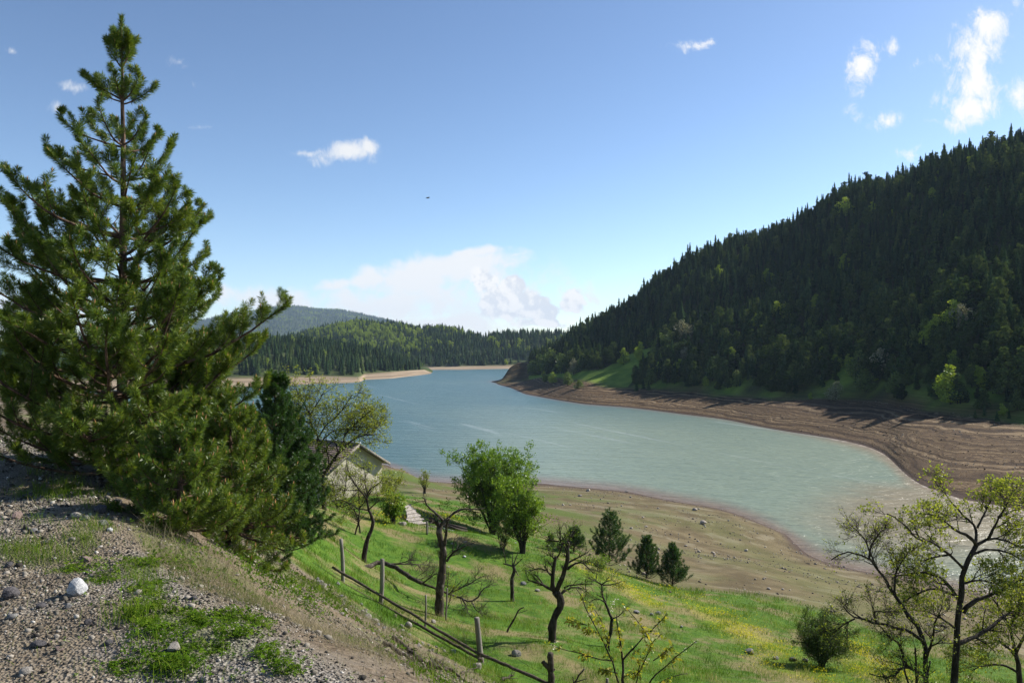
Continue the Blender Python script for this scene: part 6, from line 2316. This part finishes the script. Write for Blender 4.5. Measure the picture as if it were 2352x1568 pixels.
# wispy fair weather clouds to the right and the small ones on the left
wisp = many([(1575, 97, 77, 23, .35, 1), (1985, 150, 58, 95, -.45, 1.25), (2048, 100, 33, 36, -.3, .8), (1952, 255, 33, 47, 0, .75), (2040, 275, 70, 36, .15, 1.0),
             (2265, 60, 98, 72, .5, 1.3), (2232, 130, 84, 105, -.3, 1.35), (2235, 200, 92, 84, 0, 1.4), (2225, 248, 105, 58, .1, 1.3), (2335, 215, 56, 84, -.5, .9), (2190, 285, 84, 28, 0, .8), (2125, 148, 62, 22, .2, .5), (2340, 20, 56, 56, 0, .7), (2085, 340, 62, 30, .3, .8),
             (1815, 60, 28, 14, 0, .4)])
wm = k.ss(k.math('ADD', wisp, k.math('MULTIPLY', k.math('SUBTRACT', nB, .5), 3.0)), .32, 1.3)
wm = k.math('MULTIPLY', wm, k.ss(wisp, .0, .3))
small = many([(800, 348, 124, 40, 0, 1.2), (840, 340, 60, 35, 0, 1.2), (715, 342, 81, 17, .05, .8), (163, 190, 67, 24, -.1, .8), (125, 238, 40, 32, 0, .8), (415, 134, 51, 24, -.5, .6), (455, 198, 27, 21, -.7, .45), (22, 105, 37, 16, -.3, .6), (485, 288, 108, 10, .05, .5), (345, 105, 18, 40, .5, .3)])
sm = k.ss(k.math('ADD', small, k.math('MULTIPLY', k.math('SUBTRACT', nB, .5), 2.0)), .28, 1.15)
sm = k.math('MULTIPLY', sm, k.ss(small, .0, .3))
# bank of cumulus low over the lake
cum = many([(1150, 690, 90, 60, 0, 1.5), (1230, 700, 90, 55, 0, 1.5), (1310, 690, 55, 40, 0, 1.2), (1110, 650, 50, 40, 0, 1.3), (1180, 655, 60, 38, 0, 1.3), (1240, 740, 130, 30, 0, .9)])
cm = k.ss(k.math('ADD', cum, k.math('MULTIPLY', k.math('SUBTRACT', nA, .5), 2.2)), .36, .62)
cm = k.math('MULTIPLY', cm, k.ss(cum, .0, .15))
veil = many([(1000, 630, 330, 62, .10, 1.2), (1090, 590, 130, 26, .12, .9), (1180, 592, 60, 10, .1, .6), (860, 640, 220, 30, .12, 1.0), (640, 690, 260, 52, -.12, 1.0), (900, 700, 330, 70, 0, 1.0), (1150, 690, 330, 100, 0, .9), (1000, 740, 420, 50, 0, .9), (100, 700, 300, 60, 0, .6)])
vm = k.ss(k.math('ADD', veil, k.math('MULTIPLY', k.math('SUBTRACT', nA, .5), 2.0)), .18, .8)
vm = k.math('MULTIPLY', k.math('MULTIPLY', vm, k.ss(veil, .0, .2)), .95)
front = k.math('GREATER_THAN', sx.outputs[1], .05)
lit = k.ss(k.math('SUBTRACT', nA, nA2), -.05, .05)
S = 5.55
gm_ = k.n('Gamma')
k.put(gm_.inputs[0], k.mix(1, sky.outputs[0], (.1537, .1537, .1537), 'MULTIPLY'))
gm_.inputs[1].default_value = 1.18
skyc = k.mix(1, gm_.outputs[0], (7.1, 7.0, 6.75), 'MULTIPLY')
# the air brightens and greys a little towards the horizon
white = (S * 1.12, S * 1.11, S * 1.09)
shade = (S * .86, S * .90, S * .96)
c = k.mix(k.math('MULTIPLY', vm, front), skyc, (S * 1.03, S * 1.035, S * 1.04))
c = k.mix(k.math('MULTIPLY', cm, front), c, k.mix(lit, shade, white))
c = k.mix(k.math('MULTIPLY', sm, front), c, (S * .95, S * .97, S * 1.0))
c = k.mix(k.math('MULTIPLY', wm, front), c, white)
k.put(bgn.inputs[0], c)
bgn.inputs[1].default_value = .10
k.L.new(bgn.outputs[0], out.inputs[0])

sl_ = bpy.data.lights.new('sun', 'SUN')
sl_.energy = 5.0
sl_.angle = math.radians(.53)
sl_.color = (1, .95, .87)
so = bpy.data.objects.new('sun', sl_)
COL.objects.link(so)
so.rotation_euler = SUN_DIR.to_track_quat('Z', 'Y').to_euler()
so.location = (60, 30, 80)

# ------------------------------------------------------------------ camera
cam = bpy.data.cameras.new('camera')
cam.sensor_width = 36
cam.lens = 36 * F / 2352
cam.shift_y = (HY - 784) / 2352
cam.clip_start = .1
cam.clip_end = 20000
co = bpy.data.objects.new('camera', cam)
COL.objects.link(co)
co.location = (0, 0, CZ)
co.rotation_euler = (PI / 2, 0, 0)
scene.camera = co
scene.view_settings.view_transform = 'Standard'
scene.view_settings.look = 'None'
scene.view_settings.exposure = .78
scene.view_settings.gamma = 1
scene.render.engine = 'CYCLES'
cy = scene.cycles
cy.max_bounces = 6
cy.diffuse_bounces = 3
cy.glossy_bounces = 2
cy.transmission_bounces = 3
cy.transparent_max_bounces = 6
cy.volume_bounces = 0
cy.use_denoising = True
try:
    cy.denoiser = 'OPENIMAGEDENOISE'
except Exception:
    pass
